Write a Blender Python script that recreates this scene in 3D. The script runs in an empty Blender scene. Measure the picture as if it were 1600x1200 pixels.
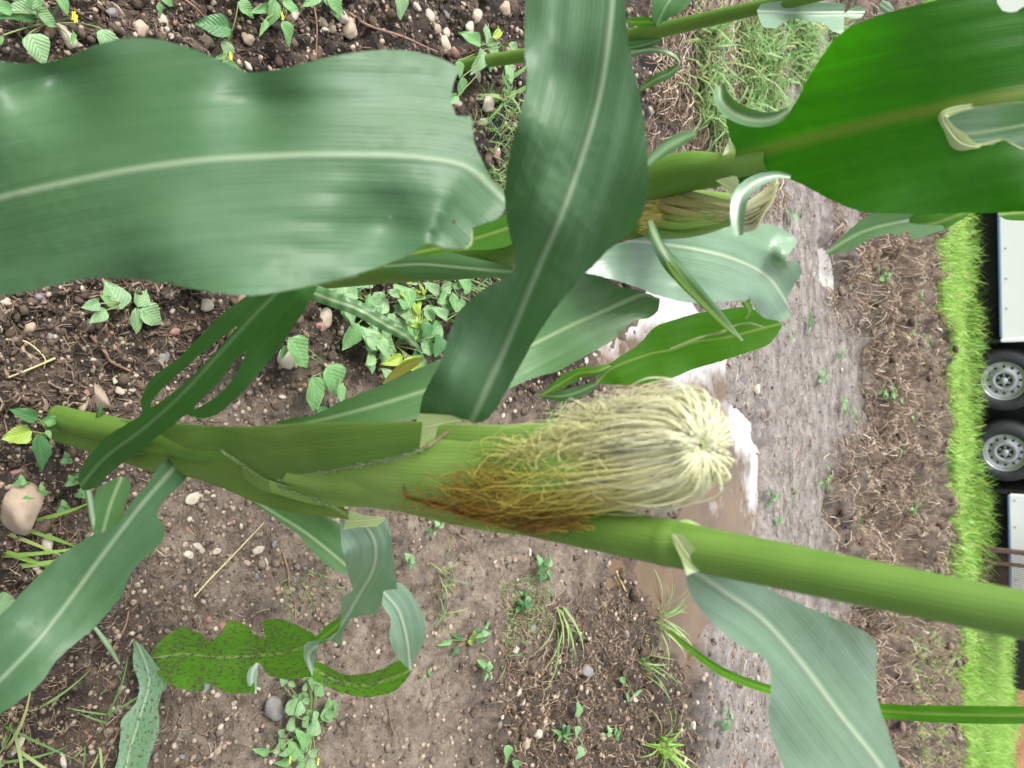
import bpy, math, random
import numpy as np
from mathutils import Vector, Matrix, noise as mn
from mathutils.geometry import delaunay_2d_cdt

random.seed(7); rng = np.random.default_rng(7)
scn = bpy.context.scene
C = scn.collection
R = math.radians
# ------------------------------------------------------------------ camera
H = 0.85; PITCH = R(36.0); F = 1208.0
cp, sp = math.cos(PITCH), math.sin(PITCH)
cam = bpy.data.cameras.new('camera'); camo = bpy.data.objects.new('camera', cam); C.objects.link(camo)
camo.matrix_world = Matrix(((0, -1, 0, 0), (sp, 0, -cp, 0), (cp, 0, sp, H), (0, 0, 0, 1)))
cam.sensor_width = 36; cam.lens = 36 * F / 1600; cam.clip_start = 0.02; cam.clip_end = 1500
cam.dof.use_dof = True; cam.dof.focus_distance = 0.95; cam.dof.aperture_fstop = 13
scn.camera = camo
# ------------------------------------------------------------------ light
w = bpy.data.worlds.new('World'); scn.world = w; w.use_nodes = True
nt = w.node_tree; bg = nt.nodes['Background']
sky = nt.nodes.new('ShaderNodeTexSky'); sky.sky_type = 'NISHITA'; sky.sun_disc = False
SUN_EL, SUN_AZ = R(58), R(-108)
sky.sun_elevation = SUN_EL; sky.sun_rotation = SUN_AZ
sky.air_density = 1.0; sky.dust_density = 4.0; sky.ozone_density = 1.0
hs = nt.nodes.new('ShaderNodeHueSaturation'); hs.inputs['Saturation'].default_value = 0.22
nt.links.new(sky.outputs[0], hs.inputs['Color']); nt.links.new(hs.outputs[0], bg.inputs[0])
bg.inputs[1].default_value = 0.15
sl = bpy.data.lights.new('sun', 'SUN'); sl.energy = 1.3; sl.angle = R(22); sl.color = (1, 0.97, 0.92)
so = bpy.data.objects.new('sun', sl); C.objects.link(so)
sd = Vector((math.sin(SUN_AZ) * math.cos(SUN_EL), math.cos(SUN_AZ) * math.cos(SUN_EL), math.sin(SUN_EL)))
so.rotation_euler = sd.to_track_quat('Z', 'Y').to_euler()
so.location = (0, 0, 5)
scn.view_settings.view_transform = 'Standard'; scn.view_settings.look = 'None'
scn.view_settings.exposure = 1.36; scn.view_settings.gamma = 1; scn.view_settings.use_curve_mapping = False
scn.render.engine = 'CYCLES'
scn.cycles.transparent_max_bounces = 8; scn.cycles.max_bounces = 8

# ------------------------------------------------------------------ coordinates
def ray(u, v):
    a = (u - 800) / F; b = (v - 600) / F
    return Vector((b, cp + sp * a, -sp + cp * a))
def P(u, v, d): return Vector((0, 0, H)) + ray(u, v) * d
def G(u, v, z=0.0):
    r = ray(u, v); return Vector((0, 0, H)) + r * ((z - H) / r.z)
def gd(u, v): return -H / ray(u, v).z

# ------------------------------------------------------------------ tagging
def tag(o, label=None, cat=None, group=None, kind=None):
    if label: o['label'] = label
    if cat: o['category'] = cat
    if group: o['group'] = group
    if kind: o['kind'] = kind
    return o
def empty(name, loc, label, cat, group=None):
    o = bpy.data.objects.new(name, None); C.objects.link(o); o.location = loc
    o.empty_display_size = 0.02
    return tag(o, label, cat, group)
def obj(name, me, mat=None, parent=None, smooth=True):
    o = bpy.data.objects.new(name, me); C.objects.link(o)
    if mat is not None and not me.materials: me.materials.append(mat)
    if smooth: me.shade_smooth()
    if parent is not None:
        o.parent = parent; o.matrix_parent_inverse = Matrix.Translation(-Vector(parent.location)) if parent.type == 'EMPTY' and parent.parent is None else Matrix.Identity(4)
    return o
def mesh(name, vs, fs, uvs=None, mat=None, parent=None, smooth=True):
    me = bpy.data.meshes.new(name)
    me.from_pydata([tuple(v) for v in vs], [], fs)
    if uvs is not None:
        l = me.uv_layers.new(name='UVMap')
        idx = np.empty(len(me.loops), dtype=np.int32); me.loops.foreach_get('vertex_index', idx)
        l.data.foreach_set('uv', np.asarray(uvs, dtype=np.float32)[idx].ravel())
    return obj(name, me, mat, parent, smooth)
def npmesh(name, V, Fq, uvs=None, mat=None, parent=None, smooth=True):
    """V (n,3), Fq (m,k) arrays of k-gons"""
    me = bpy.data.meshes.new(name); V = np.asarray(V, dtype=np.float32); Fq = np.asarray(Fq, dtype=np.int32)
    k = Fq.shape[1]
    me.vertices.add(len(V)); me.vertices.foreach_set('co', V.ravel())
    me.loops.add(Fq.size); me.loops.foreach_set('vertex_index', Fq.ravel())
    me.polygons.add(len(Fq)); me.polygons.foreach_set('loop_start', np.arange(0, Fq.size, k, dtype=np.int32))
    me.update(calc_edges=True)
    if uvs is not None:
        l = me.uv_layers.new(name='UVMap'); l.data.foreach_set('uv', np.asarray(uvs, dtype=np.float32)[Fq.ravel()].ravel())
    return obj(name, me, mat, parent, smooth)

# ------------------------------------------------------------------ noise
def vnoise(x, y, seed=0):
    xi = np.floor(x); yi = np.floor(y); fx = x - xi; fy = y - yi
    fx = fx * fx * fx * (fx * (fx * 6 - 15) + 10); fy = fy * fy * fy * (fy * (fy * 6 - 15) + 10)
    def h(a, b):
        n = (a.astype(np.int64) * 374761393 + b.astype(np.int64) * 668265263 + seed * 974711) & 0x7fffffff
        n = ((n ^ (n >> 13)) * 1274126177) & 0x7fffffff
        n = (n ^ (n >> 16)) & 0xffff
        return n / 32767.5 - 1.0
    a = h(xi, yi); b = h(xi + 1, yi); c = h(xi, yi + 1); d = h(xi + 1, yi + 1)
    return (a * (1 - fx) + b * fx) * (1 - fy) + (c * (1 - fx) + d * fx) * fy
def sstep(a, b, x):
    t = np.clip((x - a) / (b - a), 0, 1); return t * t * (3 - 2 * t)
def inpoly(px, py, poly):
    px = np.asarray(px, float); py = np.asarray(py, float)
    r = np.zeros(px.shape, bool); n = len(poly)
    for i in range(n):
        x1, y1 = poly[i][0], poly[i][1]; x2, y2 = poly[(i + 1) % n][0], poly[(i + 1) % n][1]
        if y1 == y2: continue
        c = ((y1 > py) != (y2 > py)) & (px < (x2 - x1) * (py - y1) / (y2 - y1) + x1)
        r ^= c
    return r
def polydist(px, py, poly):
    d = np.full(np.shape(px), 1e9); n = len(poly)
    for i in range(n):
        ax, ay = poly[i][0], poly[i][1]; bx, by = poly[(i + 1) % n][0], poly[(i + 1) % n][1]
        L = (bx - ax) ** 2 + (by - ay) ** 2 + 1e-12
        t = np.clip(((px - ax) * (bx - ax) + (py - ay) * (by - ay)) / L, 0, 1)
        d = np.minimum(d, np.hypot(px - ax - t * (bx - ax), py - ay - t * (by - ay)))
    return np.where(inpoly(px, py, poly), -d, d)

# ------------------------------------------------------------------ puddles (world outlines)
def wp(pts): return [tuple(G(u, v)[:2]) for u, v in pts]
PUD = [wp([(1030, 440), (1085, 470), (1135, 545), (1140, 640), (1195, 700), (1192, 800), (1178, 855), (1140, 870), (1130, 920), (1100, 1000),
           (1080, 1070), (1066, 1110), (1058, 1040), (1030, 980), (1000, 925), (975, 880), (1020, 850), (1060, 800), (1080, 700), (1000, 640),
           (945, 600), (915, 560), (925, 530), (960, 500), (1000, 460)]),
       wp([(1280, 385), (1296, 390), (1293, 430), (1284, 432)]),
       wp([(1010, 215), (1060, 222), (1125, 235), (1120, 300), (1075, 290), (1010, 285)])]
WATER_Z = -0.012
LAWN = lambda x, y: y - (6.9 + 0.42 * x)
def zones(x, y):
    pud = np.full(np.shape(x), 9.0)
    for p in PUD: pud = np.minimum(pud, polydist(x, y, p))
    wob = vnoise(x * 2.3, y * 2.3, 5) * 0.25
    road = sstep(1.75, 2.2, y + wob) * (1 - sstep(3.5, 4.2, y + wob * 2))
    clump = sstep(3.6, 4.3, y + wob * 2)
    tan = sstep(-0.05, 0.1, x + wob * .15 - 0.0) * (1 - sstep(1.5, 2.0, y)) * sstep(0.38, 0.55, y + wob * .3)
    dark2 = sstep(0.28, 0.5, x - 0.12 * (1.6 - y) + wob * .4) * sstep(0.95, 1.2, y) * (1 - sstep(2.0, 2.4, y))
    tan = tan * (1 - dark2 * .85)
    lawn = sstep(-0.12, 0.12, LAWN(x, y) + wob)
    return pud, road, clump, tan, lawn
def hgt(x, y):
    x = np.asarray(x, float); y = np.asarray(y, float)
    pud, road, clump, tan, lawn = zones(x, y)
    n1 = vnoise(x * 3, y * 3, 1); n2 = vnoise(x * 9, y * 9, 2); n3 = vnoise(x * 24, y * 24, 3)
    n4 = vnoise(x * 60, y * 60, 4); n5 = vnoise(x * 130, y * 130, 8)
    rough = 1 - 0.40 * tan - 0.65 * road
    rough = np.clip(rough, .12, 1.1) * (1 + .7 * (1 - tan) * (1 - road))
    z = 0.010 * n1 + (0.008 * n2 + 0.011 * (0.5 - np.abs(n3)) + 0.007 * (0.4 - np.abs(n4)) + 0.003 * n5) * rough
    z = z + clump * (1 - lawn) * (0.05 * n1 + 0.075 * n2 + 0.035 * n3)
    # ruts left by feet / tyres along x in the tan mud
    z = z + tan * (.007 * vnoise(x * 30, y * 38, 15) + .006 * (.4 - np.abs(vnoise(x * 17, y * 13, 16)))) + tan * 0.010 * vnoise(x * 6, y * 22, 11) + tan * .008 * np.minimum(0, vnoise(x * 16, y * 16, 14) + .25) + road * 0.004 * vnoise(x * 5, y * 40, 12)
    z = z + 0.012
    dip = 1 - sstep(-0.10, 0.10, pud + 0.03 * n2 + 0.012 * n3)
    z = z - dip * 0.055
    return z
def hz(x, y): return float(hgt(np.array([x]), np.array([y]))[0])

# ------------------------------------------------------------------ materials
def NT(name):
    m = bpy.data.materials.new(name); m.use_nodes = True
    t = m.node_tree; b = t.nodes['Principled BSDF']
    return m, t, b
def N(t, typ, **kw):
    n = t.nodes.new(typ)
    for k, v in kw.items():
        if k.startswith('i_'): n.inputs[k[2:].replace('_', ' ')].default_value = v
        else: setattr(n, k, v)
    return n
def ramp(t, fac, stops):
    r = t.nodes.new('ShaderNodeValToRGB'); e = r.color_ramp.elements
    while len(e) > len(stops): e.remove(e[-1])
    while len(e) < len(stops): e.new(0.5)
    for el, (p, c) in zip(e, stops):
        el.position = p; el.color = (c, c, c, 1) if isinstance(c, (int, float)) else (*c, 1)
    t.links.new(fac, r.inputs[0]); return r.outputs[0]
def noise_n(t, vec, scale, detail=4, rough=.55, dist=0):
    n = N(t, 'ShaderNodeTexNoise'); n.inputs['Scale'].default_value = scale; n.inputs['Detail'].default_value = detail
    n.inputs['Roughness'].default_value = rough; n.inputs['Distortion'].default_value = dist
    if vec is not None: t.links.new(vec, n.inputs['Vector'])
    return n.outputs[0]
def mixc(t, fac, a, b, mode='MIX'):
    n = t.nodes.new('ShaderNodeMix'); n.data_type = 'RGBA'; n.blend_type = mode
    for s, v in ((n.inputs[0], fac), (n.inputs[6], a), (n.inputs[7], b)):
        if hasattr(v, 'is_linked') or hasattr(v, 'links'): t.links.new(v, s)
        elif isinstance(v, (int, float)): s.default_value = v
        else: s.default_value = (*v, 1)
    return n.outputs[2]
def mth(t, op, a, b=None, c=None):
    n = t.nodes.new('ShaderNodeMath'); n.operation = op
    for i, v in enumerate((a, b, c)):
        if v is None: continue
        if isinstance(v, (int, float)): n.inputs[i].default_value = v
        else: t.links.new(v, n.inputs[i])
    return n.outputs[0]
def bump(t, b, h, strength, dist):
    n = t.nodes.new('ShaderNodeBump'); n.inputs['Strength'].default_value = strength; n.inputs['Distance'].default_value = dist
    t.links.new(h, n.inputs['Height']); t.links.new(n.outputs[0], b.inputs['Normal']); return n

def leaf_mat(name, base, dark, rib=(.35, .42, .22), trans=(.12, .32, .02), tw=.4, rough=.38, ribw=.0016, mud=0, veinf=1.0, edge=None, spec=.5):
    m, t, b = NT(name)
    uv = N(t, 'ShaderNodeUVMap'); sx = N(t, 'ShaderNodeSeparateXYZ'); t.links.new(uv.outputs[0], sx.inputs[0])
    x, y = sx.outputs[0], sx.outputs[1]
    ax = mth(t, 'ABSOLUTE', x)
    cmb = N(t, 'ShaderNodeCombineXYZ'); t.links.new(mth(t, 'MULTIPLY', x, 900), cmb.inputs[0]); t.links.new(mth(t, 'MULTIPLY', y, 14), cmb.inputs[1])
    fine = noise_n(t, cmb.outputs[0], 1.0, 3, .6)
    cmb2 = N(t, 'ShaderNodeCombineXYZ'); t.links.new(mth(t, 'MULTIPLY', x, 170), cmb2.inputs[0]); t.links.new(mth(t, 'MULTIPLY', y, 7), cmb2.inputs[1])
    broad = noise_n(t, cmb2.outputs[0], 1.0, 3, .5)
    blot = noise_n(t, uv.outputs[0], 35, 4, .6)
    wav = mth(t, 'SINE', mth(t, 'ADD', mth(t, 'MULTIPLY', x, 2 * math.pi / .0021), mth(t, 'MULTIPLY', blot, 3.0)))
    f = mth(t, 'ADD', mth(t, 'MULTIPLY', fine, .55), mth(t, 'ADD', mth(t, 'MULTIPLY', broad, .60), mth(t, 'MULTIPLY', blot, .45)))
    f = mth(t, 'ADD', f, mth(t, 'MULTIPLY', wav, .022 * veinf))
    col = mixc(t, ramp(t, f, [(.52, 0), (1.08, 1)]), dark, base)
    # insect scars
    sc = noise_n(t, uv.outputs[0], 260, 2, .5); scm = ramp(t, sc, [(.70, 0), (.76, 1)])
    zone = ramp(t, noise_n(t, uv.outputs[0], 22, 2), [(.53, 0), (.63, 1)])
    col = mixc(t, mth(t, 'MULTIPLY', mth(t, 'MULTIPLY', scm, zone), .75), col, (.42, .48, .25))
    bloom = ramp(t, noise_n(t, uv.outputs[0], 13, 3, .5, .6), [(.38, 0), (.62, 1)])
    col = mixc(t, mth(t, 'MULTIPLY', bloom, .5), col, [base[0] * .5, base[1] * .72, base[2] * .38])
    rm = ramp(t, mth(t, 'DIVIDE', ax, ribw * 2.2), [(.12, 1), (.62, 0)])
    col = mixc(t, mth(t, 'MULTIPLY', rm, .75), col, rib)
    if mud:
        cm = N(t, 'ShaderNodeCombineXYZ'); t.links.new(mth(t, 'MULTIPLY', x, 380), cm.inputs[0]); t.links.new(mth(t, 'MULTIPLY', y, 180), cm.inputs[1])
        mz = ramp(t, noise_n(t, uv.outputs[0], 22, 3, .6), [(.35, -.0), (.65, 1)])
        mu = ramp(t, mth(t, 'ADD', noise_n(t, cm.outputs[0], 1, 4, .65), mth(t, 'MULTIPLY', mz, .16 * mud)), [(.58, 0), (.62, 1)])
        col = mixc(t, mu, col, mixc(t, ramp(t, noise_n(t, uv.outputs[0], 500, 3), [(.4, 0), (.65, 1)]), (.02, .016, .01), (.16, .13, .09))); tw = tw * (1 - .4 * mud)
    t.links.new(col, b.inputs['Base Color'])
    b.inputs['Roughness'].default_value = rough; b.inputs['Specular IOR Level'].default_value = spec
    t.links.new(mth(t, 'ADD', rough - .08, mth(t, 'MULTIPLY', broad, .18)), b.inputs['Roughness'])
    hsum = mth(t, 'ADD', mth(t, 'MULTIPLY', wav, .05 * veinf), mth(t, 'ADD', mth(t, 'MULTIPLY', broad, 1.5), mth(t, 'MULTIPLY', rm, 1.4)))
    bn = bump(t, b, hsum, .55, .0007)
    tr = N(t, 'ShaderNodeBsdfTranslucent'); t.links.new(mixc(t, .35, mixc(t, mth(t, 'MULTIPLY', rm, .5), trans, rib), mixc(t, ramp(t, f, [(.72, 0), (1.02, 1)]), [c * .35 for c in trans], trans)), tr.inputs[0])
    mx = N(t, 'ShaderNodeMixShader'); mx.inputs[0].default_value = tw
    out = t.nodes['Material Output']
    t.links.new(b.outputs[0], mx.inputs[1]); t.links.new(tr.outputs[0], mx.inputs[2]); t.links.new(mx.outputs[0], out.inputs[0])
    return m
def simple(name, c1, c2, scale=40, rough=.7, detail=5, bmp=None, spec=.4, metallic=0, coord='Object', lo=.35, hi=.65):
    m, t, b = NT(name)
    tc = N(t, 'ShaderNodeTexCoord')
    n = noise_n(t, tc.outputs[coord], scale, detail, .6)
    t.links.new(mixc(t, ramp(t, n, [(lo, 0), (hi, 1)]), c1, c2), b.inputs['Base Color'])
    b.inputs['Roughness'].default_value = rough; b.inputs['Specular IOR Level'].default_value = spec; b.inputs['Metallic'].default_value = metallic
    if bmp: bump(t, b, noise_n(t, tc.outputs[coord], scale * bmp[0], 5, .6), bmp[1], bmp[2])
    return m
M = {}
M['leaf'] = leaf_mat('maize leaf', (.10, .195, .085), (.055, .14, .048), rib=(.28, .38, .2), tw=.25)
M['leaf_near'] = leaf_mat('maize leaf broad', (.078, .155, .08), (.046, .112, .048), rib=(.24, .32, .2), ribw=.0016, tw=.22, rough=.48, spec=.45, trans=(.05,.2,.02))
M['leaf_pale'] = leaf_mat('maize leaf waxy painted sheen', (.24, .345, .26), (.14, .25, .16), rib=(.42, .5, .34), rough=.33, tw=.22, spec=.9)  # paleness is waxy bloom plus sky sheen put into the base colour
M['leaf_deep'] = leaf_mat('maize leaf deep', (.055, .15, .04), (.03, .10, .024), rib=(.16, .27, .12), tw=.3, trans=(.05,.2,.01))
M['leaf_under'] = leaf_mat('maize leaf underside', (.03, .13, .006), (.018, .085, .004), rib=(.16, .2, .03), trans=(.04, .27, .002), tw=.5, rough=.5, ribw=.0042, spec=.25)
M['leaf_bright'] = leaf_mat('maize leaf backlit', (.09, .24, .02), (.05, .17, .012), rib=(.3, .42, .1), trans=(.10, .36, .01), tw=.5, rough=.45)
M['leaf_muddy'] = leaf_mat('maize leaf muddy', (.10, .27, .016), (.06, .18, .01), rib=(.3, .42, .12), trans=(.2, .55, .012), tw=.4, rough=.5, mud=.95)
M['leaf_muddypale'] = leaf_mat('maize leaf mud spotted', (.19, .31, .2), (.12, .22, .13), rib=(.3, .4, .25), mud=.3, tw=.3)
M['sheath'] = leaf_mat('sheath olive', (.17, .26, .05), (.11, .185, .035), rib=(.2, .25, .08), tw=.12, ribw=.0003, rough=.42, veinf=1.8)
M['sheath_dark'] = leaf_mat('sheath dark olive', (.15, .245, .05), (.095, .18, .035), rib=(.1, .15, .04), tw=.1, ribw=.0003, rough=.45, veinf=1.8)
M['husk'] = leaf_mat('husk green', (.25, .38, .09), (.17, .29, .055), rib=(.3, .45, .12), tw=.15, ribw=.0003, rough=.5, veinf=2)
M['leaf_yellow'] = leaf_mat('maize leaf yellowing', (.4, .4, .05), (.25, .3, .03), trans=(.5, .45, .03), tw=.4)
M['stalk'] = leaf_mat('stalk green', (.15, .27, .045), (.10, .20, .03), rib=(.2, .35, .08), tw=.1, ribw=.0003, rough=.45, veinf=1.8)
M['cream'] = leaf_mat('ligule cream', (.32, .38, .17), (.2, .27, .1), rib=(.6, .6, .35), tw=.3, ribw=.0003, trans=(.6, .6, .3))
M['dryrim'] = simple('dry leaf rim', (.55, .47, .25), (.30, .22, .10), 200, .8)
M['cork'] = simple('brown seam', (.12, .08, .04), (.22, .2, .12), 300, .8)

def silk_mat(name, c0, c1, c2, c3):
    m, t, b = NT(name)
    uv = N(t, 'ShaderNodeUVMap'); sx = N(t, 'ShaderNodeSeparateXYZ'); t.links.new(uv.outputs[0], sx.inputs[0])
    col = ramp(t, sx.outputs[1], [(0, c0), (.22, c1), (.6, c2), (1, c3)])
    col = mixc(t, .5, col, mixc(t, 1, col, ramp(t, sx.outputs[0], [(0, .7), (1, 1.0)]), 'MULTIPLY'))
    t.links.new(col, b.inputs['Base Color']); b.inputs['Roughness'].default_value = .4
    tr = N(t, 'ShaderNodeBsdfTranslucent'); t.links.new(col, tr.inputs[0])
    mx = N(t, 'ShaderNodeMixShader'); mx.inputs[0].default_value = .5
    t.links.new(b.outputs[0], mx.inputs[1]); t.links.new(tr.outputs[0], mx.inputs[2]); t.links.new(mx.outputs[0], t.nodes['Material Output'].inputs[0])
    return m
M['silk_brown'] = silk_mat('browning silk', (.62, .50, .12), (.55, .36, .08), (.36, .17, .05), (.22, .09, .03))
M['silk'] = silk_mat('silk', (.95, .95, .72), (.92, .90, .48), (.84, .76, .16), (.50, .24, .05))

def soil_mat():
    m, t, b = NT('soil')
    at = N(t, 'ShaderNodeAttribute', attribute_name='zone'); s = N(t, 'ShaderNodeSeparateColor'); t.links.new(at.outputs[0], s.inputs[0])
    road, clump, tan = s.outputs[0], s.outputs[1], s.outputs[2]; wet = at.outputs['Alpha']
    g = N(t, 'ShaderNodeNewGeometry'); pos = g.outputs['Position']
    n1 = noise_n(t, pos, 14, 6, .65); n2 = noise_n(t, pos, 90, 5, .7); n3 = noise_n(t, pos, 420, 4, .7); n4 = noise_n(t, pos, 3, 4, .6)
    f = mth(t, 'ADD', mth(t, 'MULTIPLY', n1, .45), mth(t, 'ADD', mth(t, 'MULTIPLY', n2, .4), mth(t, 'MULTIPLY', n3, .3)))
    dark = ramp(t, f, [(.44, (.009, .006, .004)), (.57, (.034, .023, .015)), (.69, (.12, .085, .058)), (.81, (.36, .29, .21))])
    tanc = ramp(t, f, [(.43, (.045, .032, .022)), (.54, (.155, .118, .085)), (.66, (.28, .225, .17)), (.80, (.46, .39, .31))])
    roadc = ramp(t, f, [(.43, (.045, .035, .028)), (.52, (.15, .126, .108)), (.62, (.30, .266, .24)), (.78, (.56, .52, .48))])
    clc = ramp(t, f, [(.44, (.03, .02, .013)), (.55, (.10, .07, .047)), (.68, (.22, .165, .12)), (.82, (.45, .38, .3))])
    col = mixc(t, tan, dark, tanc); col = mixc(t, clump, col, clc); col = mixc(t, road, col, roadc)
    lw = N(t, 'ShaderNodeAttribute', attribute_name='lawn')
    col = mixc(t, lw.outputs['Fac'], col, mixc(t, n1, (.05, .09, .02), (.10, .12, .04)))
    col = mixc(t, wet, col, mixc(t, n1, (.13, .08, .045), (.2, .13, .07)))
    col = mixc(t, 1.0, col, (.72, .72, .72), 'MULTIPLY')
    t.links.new(col, b.inputs['Base Color'])
    wr = mth(t, 'SUBTRACT', .85, mth(t, 'MULTIPLY', road, mth(t, 'MULTIPLY', ramp(t, n2, [(.4, 1), (.62, 0)]), .5)))
    wr = mth(t, 'SUBTRACT', wr, mth(t, 'MULTIPLY', wet, .4))
    t.links.new(wr, b.inputs['Roughness'])
    hh = mth(t, 'ADD', mth(t, 'MULTIPLY', n2, 1.0), mth(t, 'MULTIPLY', n3, .45))
    bump(t, b, hh, .9, .006)
    return m
M['soil'] = soil_mat()
def water_mat():
    m, t, b = NT('puddle water')
    g = N(t, 'ShaderNodeNewGeometry'); n = noise_n(t, g.outputs['Position'], 6, 4, .6); sx = N(t, 'ShaderNodeSeparateXYZ'); t.links.new(g.outputs['Position'], sx.inputs[0])
    t.links.new(mixc(t, ramp(t, n, [(.35, 0), (.65, 1)]), (.075, .046, .02), (.12, .074, .034)), b.inputs['Base Color'])
    b.inputs['Roughness'].default_value = .03; b.inputs['IOR'].default_value = 1.4
    # painted sky reflection: pale, more reflective patches set by position and noise
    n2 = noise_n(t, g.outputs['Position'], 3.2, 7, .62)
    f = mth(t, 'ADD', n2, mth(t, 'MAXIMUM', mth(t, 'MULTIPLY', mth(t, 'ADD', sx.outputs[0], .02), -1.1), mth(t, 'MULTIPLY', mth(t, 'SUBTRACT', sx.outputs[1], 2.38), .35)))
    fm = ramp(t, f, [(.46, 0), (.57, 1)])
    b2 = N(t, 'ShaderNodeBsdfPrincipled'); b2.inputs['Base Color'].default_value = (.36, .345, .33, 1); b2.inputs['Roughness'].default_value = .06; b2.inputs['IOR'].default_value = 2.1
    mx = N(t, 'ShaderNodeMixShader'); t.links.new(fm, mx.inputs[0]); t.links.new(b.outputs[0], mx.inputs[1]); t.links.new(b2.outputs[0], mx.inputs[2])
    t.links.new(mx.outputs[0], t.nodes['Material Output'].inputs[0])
    bump(t, b, noise_n(t, g.outputs['Position'], 30, 2, .5), .08, .002)
    return m
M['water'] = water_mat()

# ================================================================== GROUND
def build_ground():
    ys = [-60, -30, -14, -7, -4, -2.5, -1.5, -1, -.7, -.45, -.3, -.2, -.12, -.06, 0, .04, .08, .11]
    y = .13
    while y < 14:
        ys.append(y); y += .0042 if y < .8 else .0042 * (y / .8) ** 1.55
    y = 14.0
    while y < 900: ys.append(y); y *= 1.22
    ys = np.array(ys)
    t = np.linspace(-1, 1, 470); inner = t
    outer = np.array([1.05, 1.12, 1.25, 1.5, 1.9, 2.6, 4, 7, 14, 30, 60])
    s = np.concatenate([-outer[::-1], inner, outer])
    hw = .45 + .52 * np.abs(ys)
    X = s[None, :] * hw[:, None]; Y = np.repeat(ys[:, None], len(s), 1)
    Z = hgt(X, Y)
    far = sstep(12, 20, np.hypot(X, Y)); Z = Z * (1 - far)
    nr, ncx = X.shape
    V = np.stack([X, Y, Z], -1).reshape(-1, 3)
    i = np.arange(nr - 1)[:, None] * ncx + np.arange(ncx - 1)[None, :]
    Fq = np.stack([i, i + 1, i + ncx + 1, i + ncx], -1).reshape(-1, 4)
    o = npmesh('ground', V, Fq, mat=M['soil']); tag(o, kind='structure')
    pud, road, clump, tan, lawn = zones(X, Y)
    wet = 1 - sstep(-0.06, 0.03, pud + .02 * vnoise(X * 14, Y * 14, 21))
    col = np.stack([road * (1 - lawn), clump, tan, wet], -1).reshape(-1, 4).astype(np.float32)
    a = o.data.color_attributes.new('zone', 'FLOAT_COLOR', 'POINT'); a.data.foreach_set('color', col.ravel())
    a = o.data.attributes.new('lawn', 'FLOAT', 'POINT'); a.data.foreach_set('value', lawn.reshape(-1).astype(np.float32))
build_ground()
# water sheet, only where puddles lie
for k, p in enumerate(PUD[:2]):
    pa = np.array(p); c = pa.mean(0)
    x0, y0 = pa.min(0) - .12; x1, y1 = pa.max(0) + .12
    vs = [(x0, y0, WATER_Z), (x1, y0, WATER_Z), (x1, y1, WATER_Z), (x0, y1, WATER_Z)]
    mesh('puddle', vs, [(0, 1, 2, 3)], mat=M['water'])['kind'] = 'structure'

# ================================================================== LEAF TOOLS
def smooth_poly(pts, closed=True, step=7.0):
    out = []; n = len(pts)
    for i in range(n if closed else n - 1):
        p1 = pts[i]; p2 = pts[(i + 1) % n]
        p0 = pts[(i - 1) % n] if (closed or i > 0) else p1
        p3 = pts[(i + 2) % n] if (closed or i + 2 < n) else p2
        c1 = len(p1) > 2 and p1[2] == 'c'; c2 = len(p2) > 2 and p2[2] == 'c'
        a = np.array(p1[:2], float); b = np.array(p2[:2], float)
        L = np.hypot(*(b - a))
        m1 = (b - np.array(p0[:2], float)) / 2; m2 = (np.array(p3[:2], float) - a) / 2
        if c1: m1 = (b - a) * .9
        if c2: m2 = (b - a) * .9
        for m in (m1, m2):
            l = np.hypot(*m)
            if l > L: m *= L / l
        k = max(1, int(L / step))
        for j in range(k):
            s = j / k
            h = (2 * s ** 3 - 3 * s ** 2 + 1) * a + (s ** 3 - 2 * s ** 2 + s) * m1 + (-2 * s ** 3 + 3 * s ** 2) * b + (s ** 3 - s ** 2) * m2
            out.append((h[0], h[1]))
    if not closed: out.append(tuple(pts[-1][:2]))
    return out
def cr(pts, n):
    """catmull-rom resample of an open list of tuples"""
    A = np.array(pts, float); m = len(A)
    if m == 2: return A[0] + (A[1] - A[0]) * np.linspace(0, 1, n)[:, None]
    out = []
    for t in np.linspace(0, m - 1 - 1e-9, n):
        i = int(t); s = t - i
        p1 = A[i]; p2 = A[i + 1]; p0 = A[i - 1] if i > 0 else 2 * p1 - p2; p3 = A[i + 2] if i + 2 < m else 2 * p2 - p1
        out.append(.5 * ((2 * p1) + (-p0 + p2) * s + (2 * p0 - 5 * p1 + 4 * p2 - p3) * s * s + (-p0 + 3 * p1 - 3 * p2 + p3) * s ** 3))
    return np.array(out)
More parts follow.
